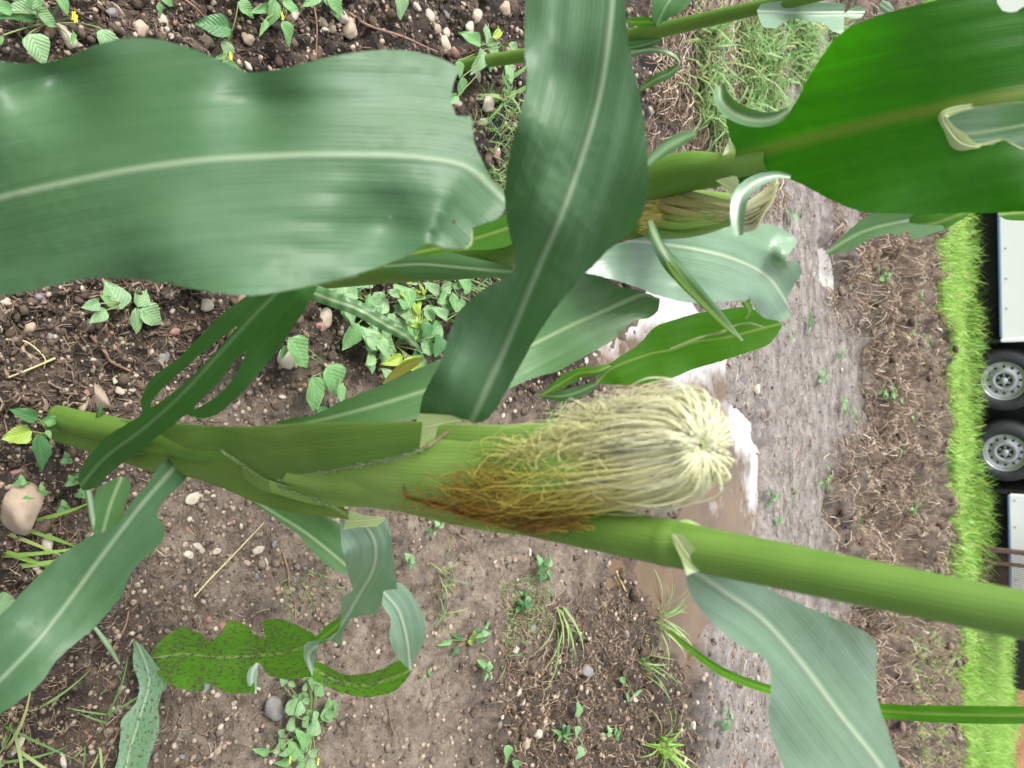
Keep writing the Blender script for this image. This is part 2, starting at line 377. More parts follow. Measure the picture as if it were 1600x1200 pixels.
def leaf_poly(name, outline, spine, mat, parent, holes=(), valley=.004, rip=(0.0, 40.0), bend=0.0, tweaks=(), grid=11, rough_edge=.6, fold=.00035, phase=0.0, step=7.0, thick=.00035):
    """a leaf blade: outline seen from the path, spine (u,v,depth) along its midrib; every point gets its own depth"""
    ol = smooth_poly(outline, step=step)
    ol = [(a + random.uniform(-rough_edge, rough_edge), b + random.uniform(-rough_edge, rough_edge)) for a, b in ol]
    hl = [smooth_poly(h, step=6) for h in holes]
    S = cr(spine, 220); seg = np.hypot(np.diff(S[:, 0]), np.diff(S[:, 1])); al = np.concatenate([[0], np.cumsum(seg)])
    T = np.gradient(S[:, :2], axis=0); T /= (np.linalg.norm(T, axis=1)[:, None] + 1e-9)
    us = [p[0] for p in ol]; vsx = [p[1] for p in ol]
    u0, u1, v0, v1 = min(us), max(us), min(vsx), max(vsx)
    gu, gv = np.meshgrid(np.arange(u0, u1, grid), np.arange(v0, v1, grid)); gu = gu.ravel() + rng.uniform(-1, 1, gu.size); gv = gv.ravel() + rng.uniform(-1, 1, gv.size)
    keep = (polydist(gu, gv, ol) < -grid * .4)
    for h in hl: keep &= (polydist(gu, gv, h) > grid * .4)
    gu, gv = gu[keep], gv[keep]
    verts = []; edges = []
    for loop in [ol] + hl:
        b0 = len(verts); n = len(loop)
        verts += loop; edges += [(b0 + i, b0 + (i + 1) % n) for i in range(n)]
    nb = len(verts); verts += list(zip(gu.tolist(), gv.tolist()))
    r = delaunay_2d_cdt([Vector(p) for p in verts], edges, [], 0, 1e-4)
    vo = np.array([(p.x, p.y) for p in r[0]]); tri = np.array([f for f in r[2] if len(f) == 3])
    cen = vo[tri].mean(1)
    ok = inpoly(cen[:, 0], cen[:, 1], ol)
    for h in hl: ok &= ~inpoly(cen[:, 0], cen[:, 1], h)
    tri = tri[ok]
    # depth
    D2 = (vo[:, None, 0] - S[None, :, 0]) ** 2 + (vo[:, None, 1] - S[None, :, 1]) ** 2
    k = D2.argmin(1)
    off = (vo[:, 0] - S[k, 0]) * (-T[k, 1]) + (vo[:, 1] - S[k, 1]) * T[k, 0]
    d = S[k, 2].copy(); along = al[k]
    W = max(1.0, np.percentile(np.abs(off), 92)); q = np.clip(off / W, -1.4, 1.4)
    d = d - valley * np.abs(q) ** 1.3 + bend * q
    d = d + rip[0] * (np.abs(q) ** 2) * np.sin(along / rip[1] + phase + (q > 0) * 2.1) + rip[0] * .3 * np.sin(along / rip[1] * .6 + q * 2.5)
    om = off * S[:, 2].mean() / F
    d = d + fold * np.sin(om * 2 * math.pi / .0125 + 1.2 * np.sin(along / 90 + phase)) * sstep(.12, .3, np.abs(q)) + fold * 1.3 * np.sin(om * 2 * math.pi / .031 + along / 130)
    for (tu, tv, rad, dd) in tweaks:
        d = d + dd * np.exp(-((vo[:, 0] - tu) ** 2 + (vo[:, 1] - tv) ** 2) / rad ** 2)
    a = (vo[:, 0] - 800) / F; b = (vo[:, 1] - 600) / F
    V = np.stack([b * d, (cp + sp * a) * d, H + (-sp + cp * a) * d], -1)
    sc = S[:, 2].mean() / F
    UV = np.stack([off * sc, along * sc], -1)
    # orient normals towards the camera
    t0 = V[tri[:, 1]] - V[tri[:, 0]]; t1 = V[tri[:, 2]] - V[tri[:, 0]]; nn = np.cross(t0, t1)
    ct = V[tri].mean(1) - np.array([0, 0, H])
    fl = (nn * ct).sum(1) > 0; tri[fl] = tri[fl][:, ::-1]
    o = npmesh(name, V, tri, UV, M[mat], parent)
    return o
def ribbon(name, pts, mat, parent, n=60, na=8, cup=.25, rip=0.0, ripf=9.0, uvflip=1):
    """narrow or twisting blade: pts (u,v,depth,width_px,twist_deg)"""
    A = cr(pts, n); Cc = np.array([P(*r[:3]) for r in A]); Tn = np.gradient(Cc, axis=0); Tn /= np.linalg.norm(Tn, axis=1)[:, None] + 1e-9
    V = []; UV = []; L = 0
    for i in range(n):
        view = Vector(Cc[i]) - Vector((0, 0, H)); view.normalize(); T = Vector(Tn[i])
        s = T.cross(view); s.normalize(); nrm = s.cross(T)
        tw = R(A[i, 4]); s2 = s * math.cos(tw) + nrm * math.sin(tw); n2 = nrm * math.cos(tw) - s * math.sin(tw)
        wd = A[i, 3] * A[i, 2] / F / 2
        if i: L += np.linalg.norm(Cc[i] - Cc[i - 1])
        for j in range(na + 1):
            q = j / na * 2 - 1
            p = Vector(Cc[i]) + s2 * wd * q + n2 * wd * cup * (q * q) + n2 * rip * abs(q) * math.sin(i / n * ripf * 6.28 + (q > 0) * 2)
            V.append(p); UV.append((wd * q, L))
    fs = [(i * (na + 1) + j, i * (na + 1) + j + 1, (i + 1) * (na + 1) + j + 1, (i + 1) * (na + 1) + j) for i in range(n - 1) for j in range(na)]
    return npmesh(name, np.array([tuple(v) for v in V]), fs, UV, M[mat], parent)
def tube_world(name, pts, rad, mat, parent, n=40, m=14, flat=1.0, uvk=1.0, ridges=0, ramp_=None):
    A = cr([tuple(p) + (r,) for p, r in zip(pts, rad)], n); Cc = A[:, :3]
    Tn = np.gradient(Cc, axis=0); Tn /= np.linalg.norm(Tn, axis=1)[:, None] + 1e-9
    V = []; UV = []; L = 0
    ref = Vector((0, -1, 0.3))
    for i in range(n):
        T = Vector(Tn[i]); s = T.cross(ref).normalized(); q = s.cross(T).normalized()
        if i: L += np.linalg.norm(Cc[i] - Cc[i - 1])
        for j in range(m + 1):
            a = 2 * math.pi * j / m; r = A[i, 3] * (1 + (.03 * math.sin(a * ridges) if ridges else 0))
            V.append(Vector(Cc[i]) + s * math.cos(a) * r + q * math.sin(a) * r * flat); UV.append((a * A[i, 3] + .01, L))
    k = m + 1
    fs = [(i * k + j, i * k + j + 1, (i + 1) * k + j + 1, (i + 1) * k + j) for i in range(n - 1) for j in range(m)]
    return npmesh(name, np.array([tuple(v) for v in V]), fs, UV, M[mat], parent)
def strands(name, lines, rads, mat, parent, sides=3, uvx=None, tint=None):
    """many thin tubes as one mesh. lines: (n, k, 3)"""
    lines = np.asarray(lines); n, k, _ = lines.shape
    T = np.gradient(lines, axis=1); T /= np.linalg.norm(T, axis=2, keepdims=True) + 1e-9
    ref = np.array([.3, .5, .8]); s = np.cross(T, ref); s /= np.linalg.norm(s, axis=2, keepdims=True) + 1e-9
    q = np.cross(s, T)
    rads = np.asarray(rads)
    if rads.ndim == 1: rads = np.repeat(rads[:, None], k, 1)
    V = []
    for j in range(sides):
        a = 2 * math.pi * j / sides
        V.append(lines + (s * math.cos(a) + q * math.sin(a)) * rads[..., None])
    V = np.stack(V, 2).reshape(-1, 3)
    base = (np.arange(n)[:, None, None] * k + np.arange(k - 1)[None, :, None]) * sides
    j = np.arange(sides)[None, None, :]; j2 = (j + 1) % sides
    Fq = np.stack([base + j, base + j2, base + sides + j2, base + sides + j], -1).reshape(-1, 4)
    rx = rng.random(n) if uvx is None else uvx
    tt = np.linspace(0, 1, k)[None, :] * (np.ones(n)[:, None] if tint is None else tint[:, None])
    UV = np.stack([np.repeat(rx, k * sides), np.repeat(tt.reshape(-1), sides)], -1)
    return npmesh(name, V, Fq, UV, M[mat] if isinstance(mat, str) else mat, parent)

# ================================================================== MAIN MAIZE PLANT
base = Vector((.03, .362, 0)); base.z = hz(.03, .362) - .01
main = empty('maize_plant', base, 'tall maize plant in the middle with a big pale silky ear hugging its stalk', 'maize plant')
def SX(z): # stalk centre by height
    t = z / .836
    return Vector((.034 + .045 * t, .362 - .045 * t, z))
tube_world('stalk', [base, SX(.1), SX(.3), SX(.5), SX(.703)], [.010, .0125, .012, .0115, .0105], 'stalk', main, n=60, m=18)
tube_world('stalk', [SX(.700), SX(.76), SX(.836), SX(.95), SX(1.1)], [.0105, .0094, .0083, .0078, .007], 'stalk', main, n=40, m=18)
tube_world('node', [SX(.695), SX(.702), SX(.709)], [.0102, .0110, .0100], 'stalk', main, n=10)

def shell(name, secs, mat, parent, bulge, n=50, na=14, lift=.0):
    """half-wrapped sheath: secs (uA,vA,uB,vB,depth,bulge scale)"""
    A = cr(secs, n); V = []; UV = []; L = 0; pc = None
    for i in range(n):
        ua, va, ub, vb, d, bs = A[i]
        pa, pb = P(ua, va, d), P(ub, vb, d); c = (pa + pb) / 2; wd = (pb - pa).length / 2
        vw = (Vector((0, 0, H)) - c).normalized()
        if pc is not None: L += (c - pc).length
        pc = c
        for j in range(na + 1):
            th = math.pi * j / na; q = -math.cos(th)
            V.append(c + (pb - pa) / 2 * q + vw * wd * math.sin(th) * bulge * bs); UV.append((q * wd + .02, L))
    fs = [(i * (na + 1) + j, i * (na + 1) + j + 1, (i + 1) * (na + 1) + j + 1, (i + 1) * (na + 1) + j) for i in range(n - 1) for j in range(na)]
    return npmesh(name, np.array([tuple(v) for v in V]), fs, UV, M[mat], parent)
# sheaths, lower to upper
shell('leaf_sheath', [(62, 656, 66, 684, .79, 1), (110, 655, 110, 697, .755, 1), (180, 655, 180, 713, .69, 1), (240, 658, 240, 708, .64, 1), (300, 663, 300, 704, .592, 1), (345, 666, 345, 704, .562, .9), (385, 666, 385, 728, .530, .9), (430, 664, 430, 752, .501, .9), (480, 661, 480, 742, .473, .9), (540, 659, 540, 732, .445, .9), (600, 659, 600, 722, .422, .9), (660, 659, 655, 708, .401, .9)], 'sheath_dark', main, .6, n=80)
shell('leaf_sheath', [(120, 664, 120, 700, .765, 1), (190, 680, 190, 722, .70, 1), (240, 685, 240, 738, .655, 1), (300, 690, 300, 747, .61, 1), (350, 693, 345, 762, .573, 1), (400, 712, 400, 785, .542, .8), (450, 742, 450, 800, .512, .6), (500, 772, 500, 806, .486, .5), (545, 798, 545, 812, .468, .3)], 'sheath', main, .7, n=60)
# upper sheath along the stalk behind the ear up to the cream collar
# ear
ear_ax = [P(340, 722, .62), P(400, 726, .57), P(450, 728, .53), (P(600, 728, .462)), P(760, 738, .415), P(900, 727, .38), P(1010, 712, .352), P(1072, 700, .337)]
husk = tube_world('husk', ear_ax, [.008, .016, .0215, .0255, .0255, .0215, .0150, .0080], 'husk', main, n=80, m=36, ridges=0)
# overlapping husk leaves on the ear
shell('husk_leaf', [(470, 700, 440, 752, .488, 1), (540, 690, 540, 775, .452, 1), (640, 684, 640, 777, .422, 1), (740, 690, 740, 778, .396, 1), (850, 700, 850, 770, .362, .9), (960, 705, 960, 745, .345, .8)], 'husk', main, .42)
shell('husk_leaf', [(480, 665, 540, 705, .470, 1), (620, 662, 620, 705, .434, 1), (740, 664, 740, 712, .398, 1), (850, 668, 850, 722, .372, .8), (940, 675, 940, 722, .352, .7)], 'husk', main, .38)
shell('husk_leaf', [(420, 750, 425, 770, .50, .7), (500, 770, 500, 790, .476, .8), (600, 776, 600, 795, .452, .9), (700, 778, 700, 818, .425, .9), (800, 780, 800, 835, .40, .9), (900, 780, 900, 830, .372, .6)], 'husk', main, .5)
# hairy sheath margins
def seam(name, pts, n, hair, mat):
    A = cr(pts, n); L = []
    for i in range(n):
        p = P(*(A[i, :3])); d = Vector((random.uniform(-1, 1), random.uniform(-1, .2), random.uniform(-1, 1))) * hair
        L.append([p, p + d * .5, p + d + Vector((0, 0, random.uniform(-1, 1) * hair * .3))])
    return strands(name, [[tuple(q) for q in l] for l in L], np.full(n, .00012), mat, main)
M['hair'] = simple('pale hair', (.36, .42, .24), (.24, .3, .15), 50, .6)
tag(seam('margin_hair', [(436, 751, .494), (500, 739, .461), (560, 728, .435), (620, 716, .412), (660, 702, .397)], 420, .0018, 'hair'), kind='stuff')
tag(seam('margin_hair', [(345, 704, .548), (385, 730, .524), (430, 758, .496), (500, 783, .47), (545, 805, .452)], 260, .0016, 'hair'), kind='stuff')
ribbon('sheath_margin', [(436, 752, .495, 4, 0), (500, 740, .462, 3, 0), (560, 729, .436, 3, 0), (620, 716, .413, 3, 0), (662, 700, .397, 3, 0)], 'sheath', main, cup=.1)
ribbon('sheath_margin', [(345, 703, .55, 4, 0), (385, 729, .525, 5, 0), (430, 757, .497, 5, 0), (500, 783, .471, 4, 0), (545, 808, .452, 4, 0)], 'sheath', main, cup=.1)

# ---- silk
def silk(name, O, axis, down, parent, N_, Rm, Lf, th=.00032, spread=1.0, seed=3, tintf=None, k=20, core=.0022, cur=.02):
    r = np.random.default_rng(seed)
    axis = axis.normalized(); e1 = Vector((1, 0, 0)); e1 = (e1 - axis * e1.dot(axis)).normalized(); e2 = axis.cross(e1)  # e1 = picture down, e2 across
    nc = 130; cl = [(r.uniform(-math.pi, math.pi), r.normal(0, 1), r.uniform(.75, 1.2), r.uniform(.55, 1.0)) for _ in range(nc)]
    lines = []; rads = []; tint = []
    s = np.linspace(0, 1, k)
    for i in range(N_):
        c = cl[r.integers(nc)]
        ph = c[0] + r.normal(0, .09); L, tn = Lf(ph); L *= r.uniform(.5, 1.0) * c[3] if r.random() < .75 else r.uniform(.8, 1.05)
        Rr = Rm(ph) * c[2] * r.uniform(.35, 1.1) * (1.15 if r.random() < .05 else 1)
        up = .013 * r.uniform(.15, 1.1)
        aw = Rr * (1 - np.exp(-s * 5.5)) * (1 - .28 * s)
        z = up * np.sin(np.minimum(s * 7, math.pi)) * np.exp(-s * 2) - (L * np.maximum(0, s - .05) ** 1.05)
        wv = c[1] * .35 + r.normal(0, .12)
        ph2 = ph + .20 * np.sin(s * 3 + wv * 4) * s + r.normal(0, .07) * s
        curl = np.maximum(0, s - .5) * cur
        f1, f2 = r.uniform(6, 22), r.uniform(6, 22); p1, p2 = r.uniform(0, 6, 2)
        cx = np.cos(ph2) * (core * .5 + aw) + curl * np.sin(f1 * s + p1) * .5; cy = np.sin(ph2) * (core * .5 + aw) + curl * np.sin(f2 * s + p2) * .5
        dn = curl * np.sin(f2 * s + p1) * .4
        pts = np.array(O)[None] + cx[:, None] * np.array(e1)[None] + cy[:, None] * np.array(e2)[None]
        hd = np.maximum(0, z)[:, None] * np.array(axis)[None] + (np.minimum(0, z) + dn)[:, None] * (-np.array(down))[None]
        lines.append(pts + hd); rads.append(th * r.uniform(.7, 1.3) * (1 - .4 * s)); tint.append(tn * r.uniform(.75, 1.15) * min(1.25, L / .1))
    return tag(strands(name, lines, np.array(rads), 'silk', parent, tint=np.clip(np.array(tint), 0, 1.05)), kind='stuff')
O = P(1090, 697, .335)
ear_dir = ((P(1090, 697, .335) - P(760, 735, .40)).normalized() * .75 + (Vector((0, 0, H)) - P(1090, 697, .335)).normalized() * .65).normalized()
down = (P(700, 740, .395) - P(1090, 700, .322)).normalized()
def Rm(ph):  # ph 0 = picture down, pi = picture up, +-pi/2 towards / away
    return .021 + .006 * (-math.cos(ph)) if abs(ph) > 1.2 else .024
def Lf(ph):
    c = math.cos(ph)
    return (.105 + .05 * c + (.03 if abs(ph - .35) < .35 else 0), .60 + .42 * c)
silk('silk', O, ear_dir, down, main, 4200, Rm, Lf, th=.00023, cur=.028)
silk('silk', O, ear_dir, down, main, 900, lambda p: Rm(p) * 1.05, lambda p: (.055 + .02 * math.cos(p), .10), th=.0004, seed=9, cur=.001)
silk('silk', O, ear_dir, down, main, 420, lambda p: Rm(p) * .95, lambda p: (.12 + .05 * math.cos(p), .55 + .42 * math.cos(p)), th=.00028, seed=15, cur=.035)
def fringe(i):
    u = random.uniform(700, 930) if i % 3 else random.uniform(650, 800); v = random.uniform(758, 832) if u > 760 else random.uniform(762, 800); L = random.uniform(40, 130); a = math.pi + random.gauss(0, .25); pts = []
    for j in range(12):
        d = .428 - .0003 * max(0, u - 640) * .72 + random.uniform(-.0002, .0002) - .007 - (i % 7) * .0008
        pts.append(tuple(P(u, v, d))); a += random.gauss(0, .28) + .25 * math.sin(j * .9 + i); a = math.pi + (a - math.pi) * .93
        u += math.cos(a) * L / 12; v += math.sin(a) * L / 12 * .6; v = min(v, 774 + max(0, u - 620) * .30); v = max(v, 752)
        if u < 630: u = 630 + random.uniform(0, 6)
    return pts
tag(strands('silk', [fringe(i) for i in range(620)], rng.uniform(.00016, .0003, 620), 'silk_brown', main), kind='stuff')
tube_world('silk_core', [P(1050, 702, .345), P(1088, 697, .335), P(1094, 696, .331)], [.005, .004, .001], 'cream', main, n=10)

# ---- blades of the main plant
leaf_poly('leaf_blade', [(655, 648, 'c'), (662, 615), (688, 565), (704, 515), (722, 480), (760, 450), (800, 425), (804, 400), (795, 360), (789, 300), (796, 240), (812, 180), (823, 130), (819, 60), (824, -10), (850, -120), (900, -180), (955, -120), (975, -10), (984, 85), (1000, 150), (1010, 220), (1013, 290), (1003, 335), (985, 362), (950, 392), (903, 440), (862, 490), (830, 540), (792, 610), (762, 655), (735, 661, 'c'), (700, 655)],
          [(715, 690, .43), (745, 640, .41), (795, 530, .385), (832, 440, .36), (890, 300, .335), (935, 150, .32), (955, 0, .32), (960, -150, .34)], 'leaf_near', main, valley=.006, rip=(.007, 50), bend=-.008,
          tweaks=[(690, 590, 60, -.018), (860, 130, 60, .012), (840, 330, 60, -.008)], grid=9)
leaf_poly('collar', [(655, 646, 'c'), (648, 665), (650, 690), (657, 702, 'c'), (672, 690), (700, 668), (722, 657), (738, 662, 'c'), (725, 652), (690, 648)], [(660, 670, .412), (700, 660, .413), (735, 657, .414)], 'cream', main, valley=.001)
ribbon('collar_seam', [(655, 704, .406, 4, 0), (675, 693, .406, 5, 0), (705, 671, .406, 5, 0), (735, 661, .408, 4, 0)], 'cork', main, cup=.1)
leaf_poly('leaf_blade', [(423, 667, 'c'), (445, 655), (490, 648), (533, 627), (600, 600), (650, 577), (697, 557), (750, 525), (830, 452), (885, 430), (930, 427), (962, 446), (1000, 455), (1031, 466, 'c'), (1028, 485), (1012, 497), (990, 502), (955, 533), (915, 556), (870, 580), (830, 592), (800, 605), (740, 632), (650, 655), (560, 662), (480, 668), (440, 673)],
          [(430, 668, .545), (483, 661, .53), (567, 640, .52), (667, 610, .52), (730, 590, .525), (830, 540, .55), (905, 503, .58), (1000, 462, .61), (1030, 466, .62)], 'leaf', main, valley=.008, rip=(.006, 45), grid=9)
leaf_poly('leaf_blade', [(122, 748, 'c'), (130, 725), (150, 700), (165, 683), (210, 655), (222, 645), (219, 628), (238, 590), (278, 560), (320, 518), (350, 488), (390, 460), (420, 440), (492, 440), (478, 480), (455, 515), (432, 550), (405, 582), (372, 620), (338, 648), (312, 654), (292, 648), (270, 665), (235, 690), (205, 712), (175, 737), (148, 762), (128, 765)],
          [(125, 760, .70), (165, 715, .66), (230, 665, .61), (290, 610, .565), (345, 550, .53), (400, 490, .50), (450, 440, .48)], 'leaf_deep', main,
          holes=[[(236, 636), (240, 622), (272, 590), (330, 540), (372, 508, 'c'), (350, 535), (300, 588), (262, 620)], [(303, 640), (345, 614), (374, 575), (386, 545, 'c'), (366, 565), (342, 598), (312, 626)]], valley=.006, rip=(.006, 30), grid=8)
leaf_poly('leaf_blade', [(272, 712, 'c'), (250, 727), (226, 762), (203, 788), (190, 812), (160, 832), (145, 835), (120, 852), (90, 870), (45, 915), (0, 962), (-60, 1010), (-150, 1110), (-120, 1180), (-50, 1150), (0, 1116), (35, 1092), (70, 1060), (86, 1035), (112, 1010), (150, 978), (190, 930), (205, 895), (218, 880), (238, 862), (254, 845), (257, 820), (245, 805), (258, 780), (285, 755), (295, 738), (290, 725, 'c')],
          [(280, 722, .63), (220, 790, .57), (160, 868, .52), (100, 950, .48), (40, 1022, .46), (-60, 1115, .46), (-140, 1150, .48)], 'leaf_near', main, valley=.007, rip=(.006, 45), grid=9)
leaf_poly('leaf_blade', [(152, 762, 'c'), (170, 752), (187, 745), (201, 748, 'c'), (203, 765), (194, 795), (190, 815), (165, 830), (146, 836), (150, 810), (146, 790)], [(190, 745, .66), (172, 790, .63), (160, 835, .60)], 'leaf', main, valley=.01)
leaf_poly('leaf_blade', [(340, 742, 'c'), (372, 757), (420, 782), (470, 798), (520, 812), (545, 835), (552, 870), (547, 897), (520, 888), (488, 862), (465, 835), (432, 812), (395, 786), (362, 765)],
          [(345, 748, .66), (420, 797, .645), (480, 835, .635), (545, 888, .63)], 'leaf', main, valley=.004, rip=(.003, 30), grid=8)
leaf_poly('leaf_blade', [(592, 926, 'c'), (612, 912), (628, 912), (648, 935), (662, 965), (664, 995), (655, 1020), (648, 1030), (642, 1048, 'c'), (628, 1035), (612, 1010), (608, 990), (611, 968), (600, 950)],
          [(598, 925, .66), (622, 955), (635, 1000), (640, 1040)] and [(598, 925, .66), (622, 955, .67), (635, 1000, .69), (640, 1045, .72)], 'leaf_pale', main, valley=.004, grid=8)
leaf_poly('leaf_blade', [(643, 1049, 'c'), (628, 1032), (600, 1044), (575, 1052), (540, 1054), (510, 1040), (488, 1030, 'c'), (486, 1058), (500, 1068), (535, 1083), (575, 1089), (612, 1082), (632, 1066)],
          [(640, 1048, .725), (600, 1064, .75), (560, 1071, .77), (520, 1061, .79), (490, 1045, .80)], 'leaf_muddy', main, valley=.004, grid=7)
leaf_poly('leaf_blade', [(532, 815, 'c'), (545, 808), (580, 806), (607, 811, 'c'), (612, 850), (621, 921, 'c'), (600, 923), (597, 940), (590, 959, 'c'), (568, 961), (548, 966, 'c'), (538, 985), (532, 1008, 'c'), (512, 1000), (500, 1003), (492, 1030), (488, 1057, 'c'), (476, 1032), (474, 1008), (480, 1002), (505, 1000), (520, 992), (531, 980), (533, 935, 'c'), (552, 922, 'c'), (541, 885), (533, 845)],
          [(565, 812, .555), (585, 850, .565), (582, 890, .59), (560, 930, .625), (540, 965, .66), (515, 998, .69), (482, 1020, .71), (487, 1055, .73)], 'leaf_pale', main, valley=.006, grid=7, tweaks=[(545, 850, 25, .012)])
ribbon('leaf_blade', [(536, 955, .665, 5, 0), (533, 972, .675, 16, 10), (515, 988, .69, 22, 10), (498, 1000, .71, 14, 0), (480, 1010, .725, 6, 0)], 'leaf_bright', main, n=30, cup=.2)
leaf_poly('leaf_blade', [(232, 1035, 'c'), (240, 1015), (262, 993), (285, 981), (308, 988), (325, 1001, 'c'), (345, 992), (348, 978), (366, 970), (385, 978), (398, 992), (415, 1000, 'c'), (409, 972), (425, 967), (455, 972), (480, 985), (498, 1000), (488, 1008), (476, 1016), (478, 1035), (486, 1058), (440, 1061), (415, 1050), (404, 1034), (396, 1055), (399, 1083, 'c'), (370, 1083), (345, 1078), (318, 1064), (316, 1081, 'c'), (290, 1078), (262, 1066), (242, 1050)],
          [(505, 1000, .72), (450, 1018, .76), (400, 1024, .79), (340, 1027, .81), (290, 1022, .835), (232, 1030, .852)], 'leaf_muddy', main, rough_edge=2.0, valley=.010, rip=(.006, 22), grid=7)
leaf_poly('leaf_blade', [(210, 1000, 'c'), (222, 1008), (238, 1030), (262, 1068), (252, 1085), (247, 1105), (248, 1140), (232, 1190), (225, 1240), (168, 1240), (183, 1190), (188, 1150), (190, 1125), (212, 1098), (218, 1070), (208, 1040)],
          [(213, 1003, .85), (232, 1060, .845), (218, 1120, .83), (200, 1180, .82), (190, 1240, .81)], 'leaf_muddypale', main, valley=.004, grid=7)
leaf_poly('collar', [(533, 803, 'c'), (548, 798), (575, 806), (603, 808), (590, 822), (560, 824), (534, 828, 'c'), (540, 815)], [(535, 815, .55), (570, 814, .55), (600, 810, .55)], 'cream', main, valley=.001, grid=6)
leaf_poly('leaf_blade', [(1070, 893, 'c'), (1078, 882), (1095, 885), (1130, 893), (1172, 905), (1230, 934), (1300, 965), (1348, 985), (1369, 1008), (1369, 1050), (1372, 1095), (1388, 1145), (1406, 1200), (1425, 1270), (1430, 1330), (1350, 1340), (1290, 1290), (1240, 1225), (1212, 1168), (1201, 1120), (1205, 1060), (1196, 1030), (1152, 1006), (1110, 970), (1080, 930)],
          [(1072, 885, .348), (1130, 925, .345), (1190, 968, .35), (1250, 1035, .362), (1310, 1115, .38), (1385, 1215, .41), (1420, 1320, .44)], 'leaf_pale', main, valley=.004, rip=(.006, 50), bend=.01, grid=9)
leaf_poly('collar', [(1048, 835, 'c'), (1058, 860), (1068, 882), (1073, 900, 'c'), (1090, 893), (1118, 888, 'c'), (1095, 868), (1078, 848), (1064, 833)], [(1055, 840, .332), (1080, 875, .332), (1105, 888, .332)], 'cream', main, valley=.001, grid=6)
leaf_poly('husk_tip', [(1045, 826, 'c'), (1068, 812), (1092, 820), (1130, 848, 'c'), (1122, 858), (1085, 852), (1055, 842)], [(1048, 830, .345), (1085, 836, .345), (1128, 850, .348)], 'husk', main, valley=-.002, grid=6)

# ================================================================== SECOND PLANT (upper right)
pB = G(262, 425); pB.z = hz(pB.x, pB.y) - .01
plB = empty('maize_plant', pB, 'maize plant behind the middle one, with a small drying ear and a huge backlit leaf', 'maize plant')
tube_world('stalk', [pB, P(400, 432, .845), P(640, 410, .74), P(760, 394, .68), P(1014, 285, .545), P(1132, 264, .50), P(1200, 250, .48)], [.019, .018, .0185, .019, .0150, .0105, .0065], 'stalk', plB, n=60, m=16)
leaf_poly('leaf_blade', [(1128, 290, 'c'), (1142, 262), (1150, 235), (1140, 215), (1134, 185, 'c'), (1180, 192), (1222, 185), (1242, 162), (1264, 120), (1290, 80), (1320, 47), (1370, 25), (1460, 0), (1520, -18), (1556, -20, 'c'), (1558, 5), (1566, 16), (1582, 19), (1602, 10), (1640, -12, 'c'), (1780, -30), (1880, 150), (1760, 310), (1600, 330), (1500, 333), (1400, 334), (1340, 329), (1290, 308), (1245, 284), (1205, 274), (1165, 280), (1155, 300, 'c')],
          [(1128, 258, .49), (1200, 233, .475), (1300, 208, .45), (1400, 183, .43), (1500, 163, .415), (1600, 146, .41), (1750, 130, .42), (1860, 135, .44)], 'leaf_under', plB,
          holes=[[(1473, 181, 'c'), (1495, 170), (1530, 165), (1600, 158), (1660, 168), (1670, 215), (1640, 240), (1600, 234), (1583, 226), (1566, 219), (1552, 226), (1536, 227), (1526, 231), (1500, 230, 'c'), (1493, 212), (1479, 200)]], valley=.012, rip=(.008, 60), bend=.012, grid=10)
ribbon('dry_edge', [(1600, 158, .408, 5, 0), (1530, 165, .411, 7, 0), (1492, 172, .413, 12, 0), (1474, 182, .414, 14, 0), (1482, 200, .415, 14, 0), (1500, 221, .414, 26, 0), (1522, 228, .413, 10, 0), (1537, 226, .413, 5, 0), (1566, 219, .411, 5, 0), (1600, 233, .41, 5, 0)], 'cream', plB, n=60, cup=.1)
leaf_poly('leaf_blade', [(1455, 165), (1560, 150), (1700, 150), (1700, 260), (1560, 245), (1480, 240)], [(1455, 215, .47), (1540, 207, .46), (1700, 180, .45)], 'leaf_pale', plB, valley=.006)
ribbon('leaf_margin', [(1125, 136, .465, 14, 0), (1128, 156, .46, 24, 8), (1148, 176, .455, 27, 10), (1180, 187, .452, 24, 10), (1212, 184, .45, 18, 0), (1232, 172, .45, 8, 0)], 'leaf', plB, n=40, cup=-.5)
ribbon('leaf_margin', [(1154, 368, .44, 14, 0), (1153, 335, .44, 22, 8), (1160, 305, .442, 26, 10), (1182, 284, .446, 20, 10), (1212, 274, .45, 12, 0), (1235, 276, .452, 5, 0)], 'leaf_pale', plB, n=40, cup=-.5)
leaf_poly('ligule', [(1128, 243, 'c'), (1137, 222), (1141, 205), (1133, 188), (1140, 192), (1150, 215), (1152, 237, 'c')], [(1133, 190, .492), (1145, 240, .492)], 'cream', plB, valley=.001, grid=6)
leaf_poly('ligule', [(1118, 282, 'c'), (1135, 277), (1152, 276), (1155, 300), (1148, 325), (1138, 300)], [(1120, 282, .484), (1150, 300, .484)], 'cream', plB, valley=.001, grid=6)
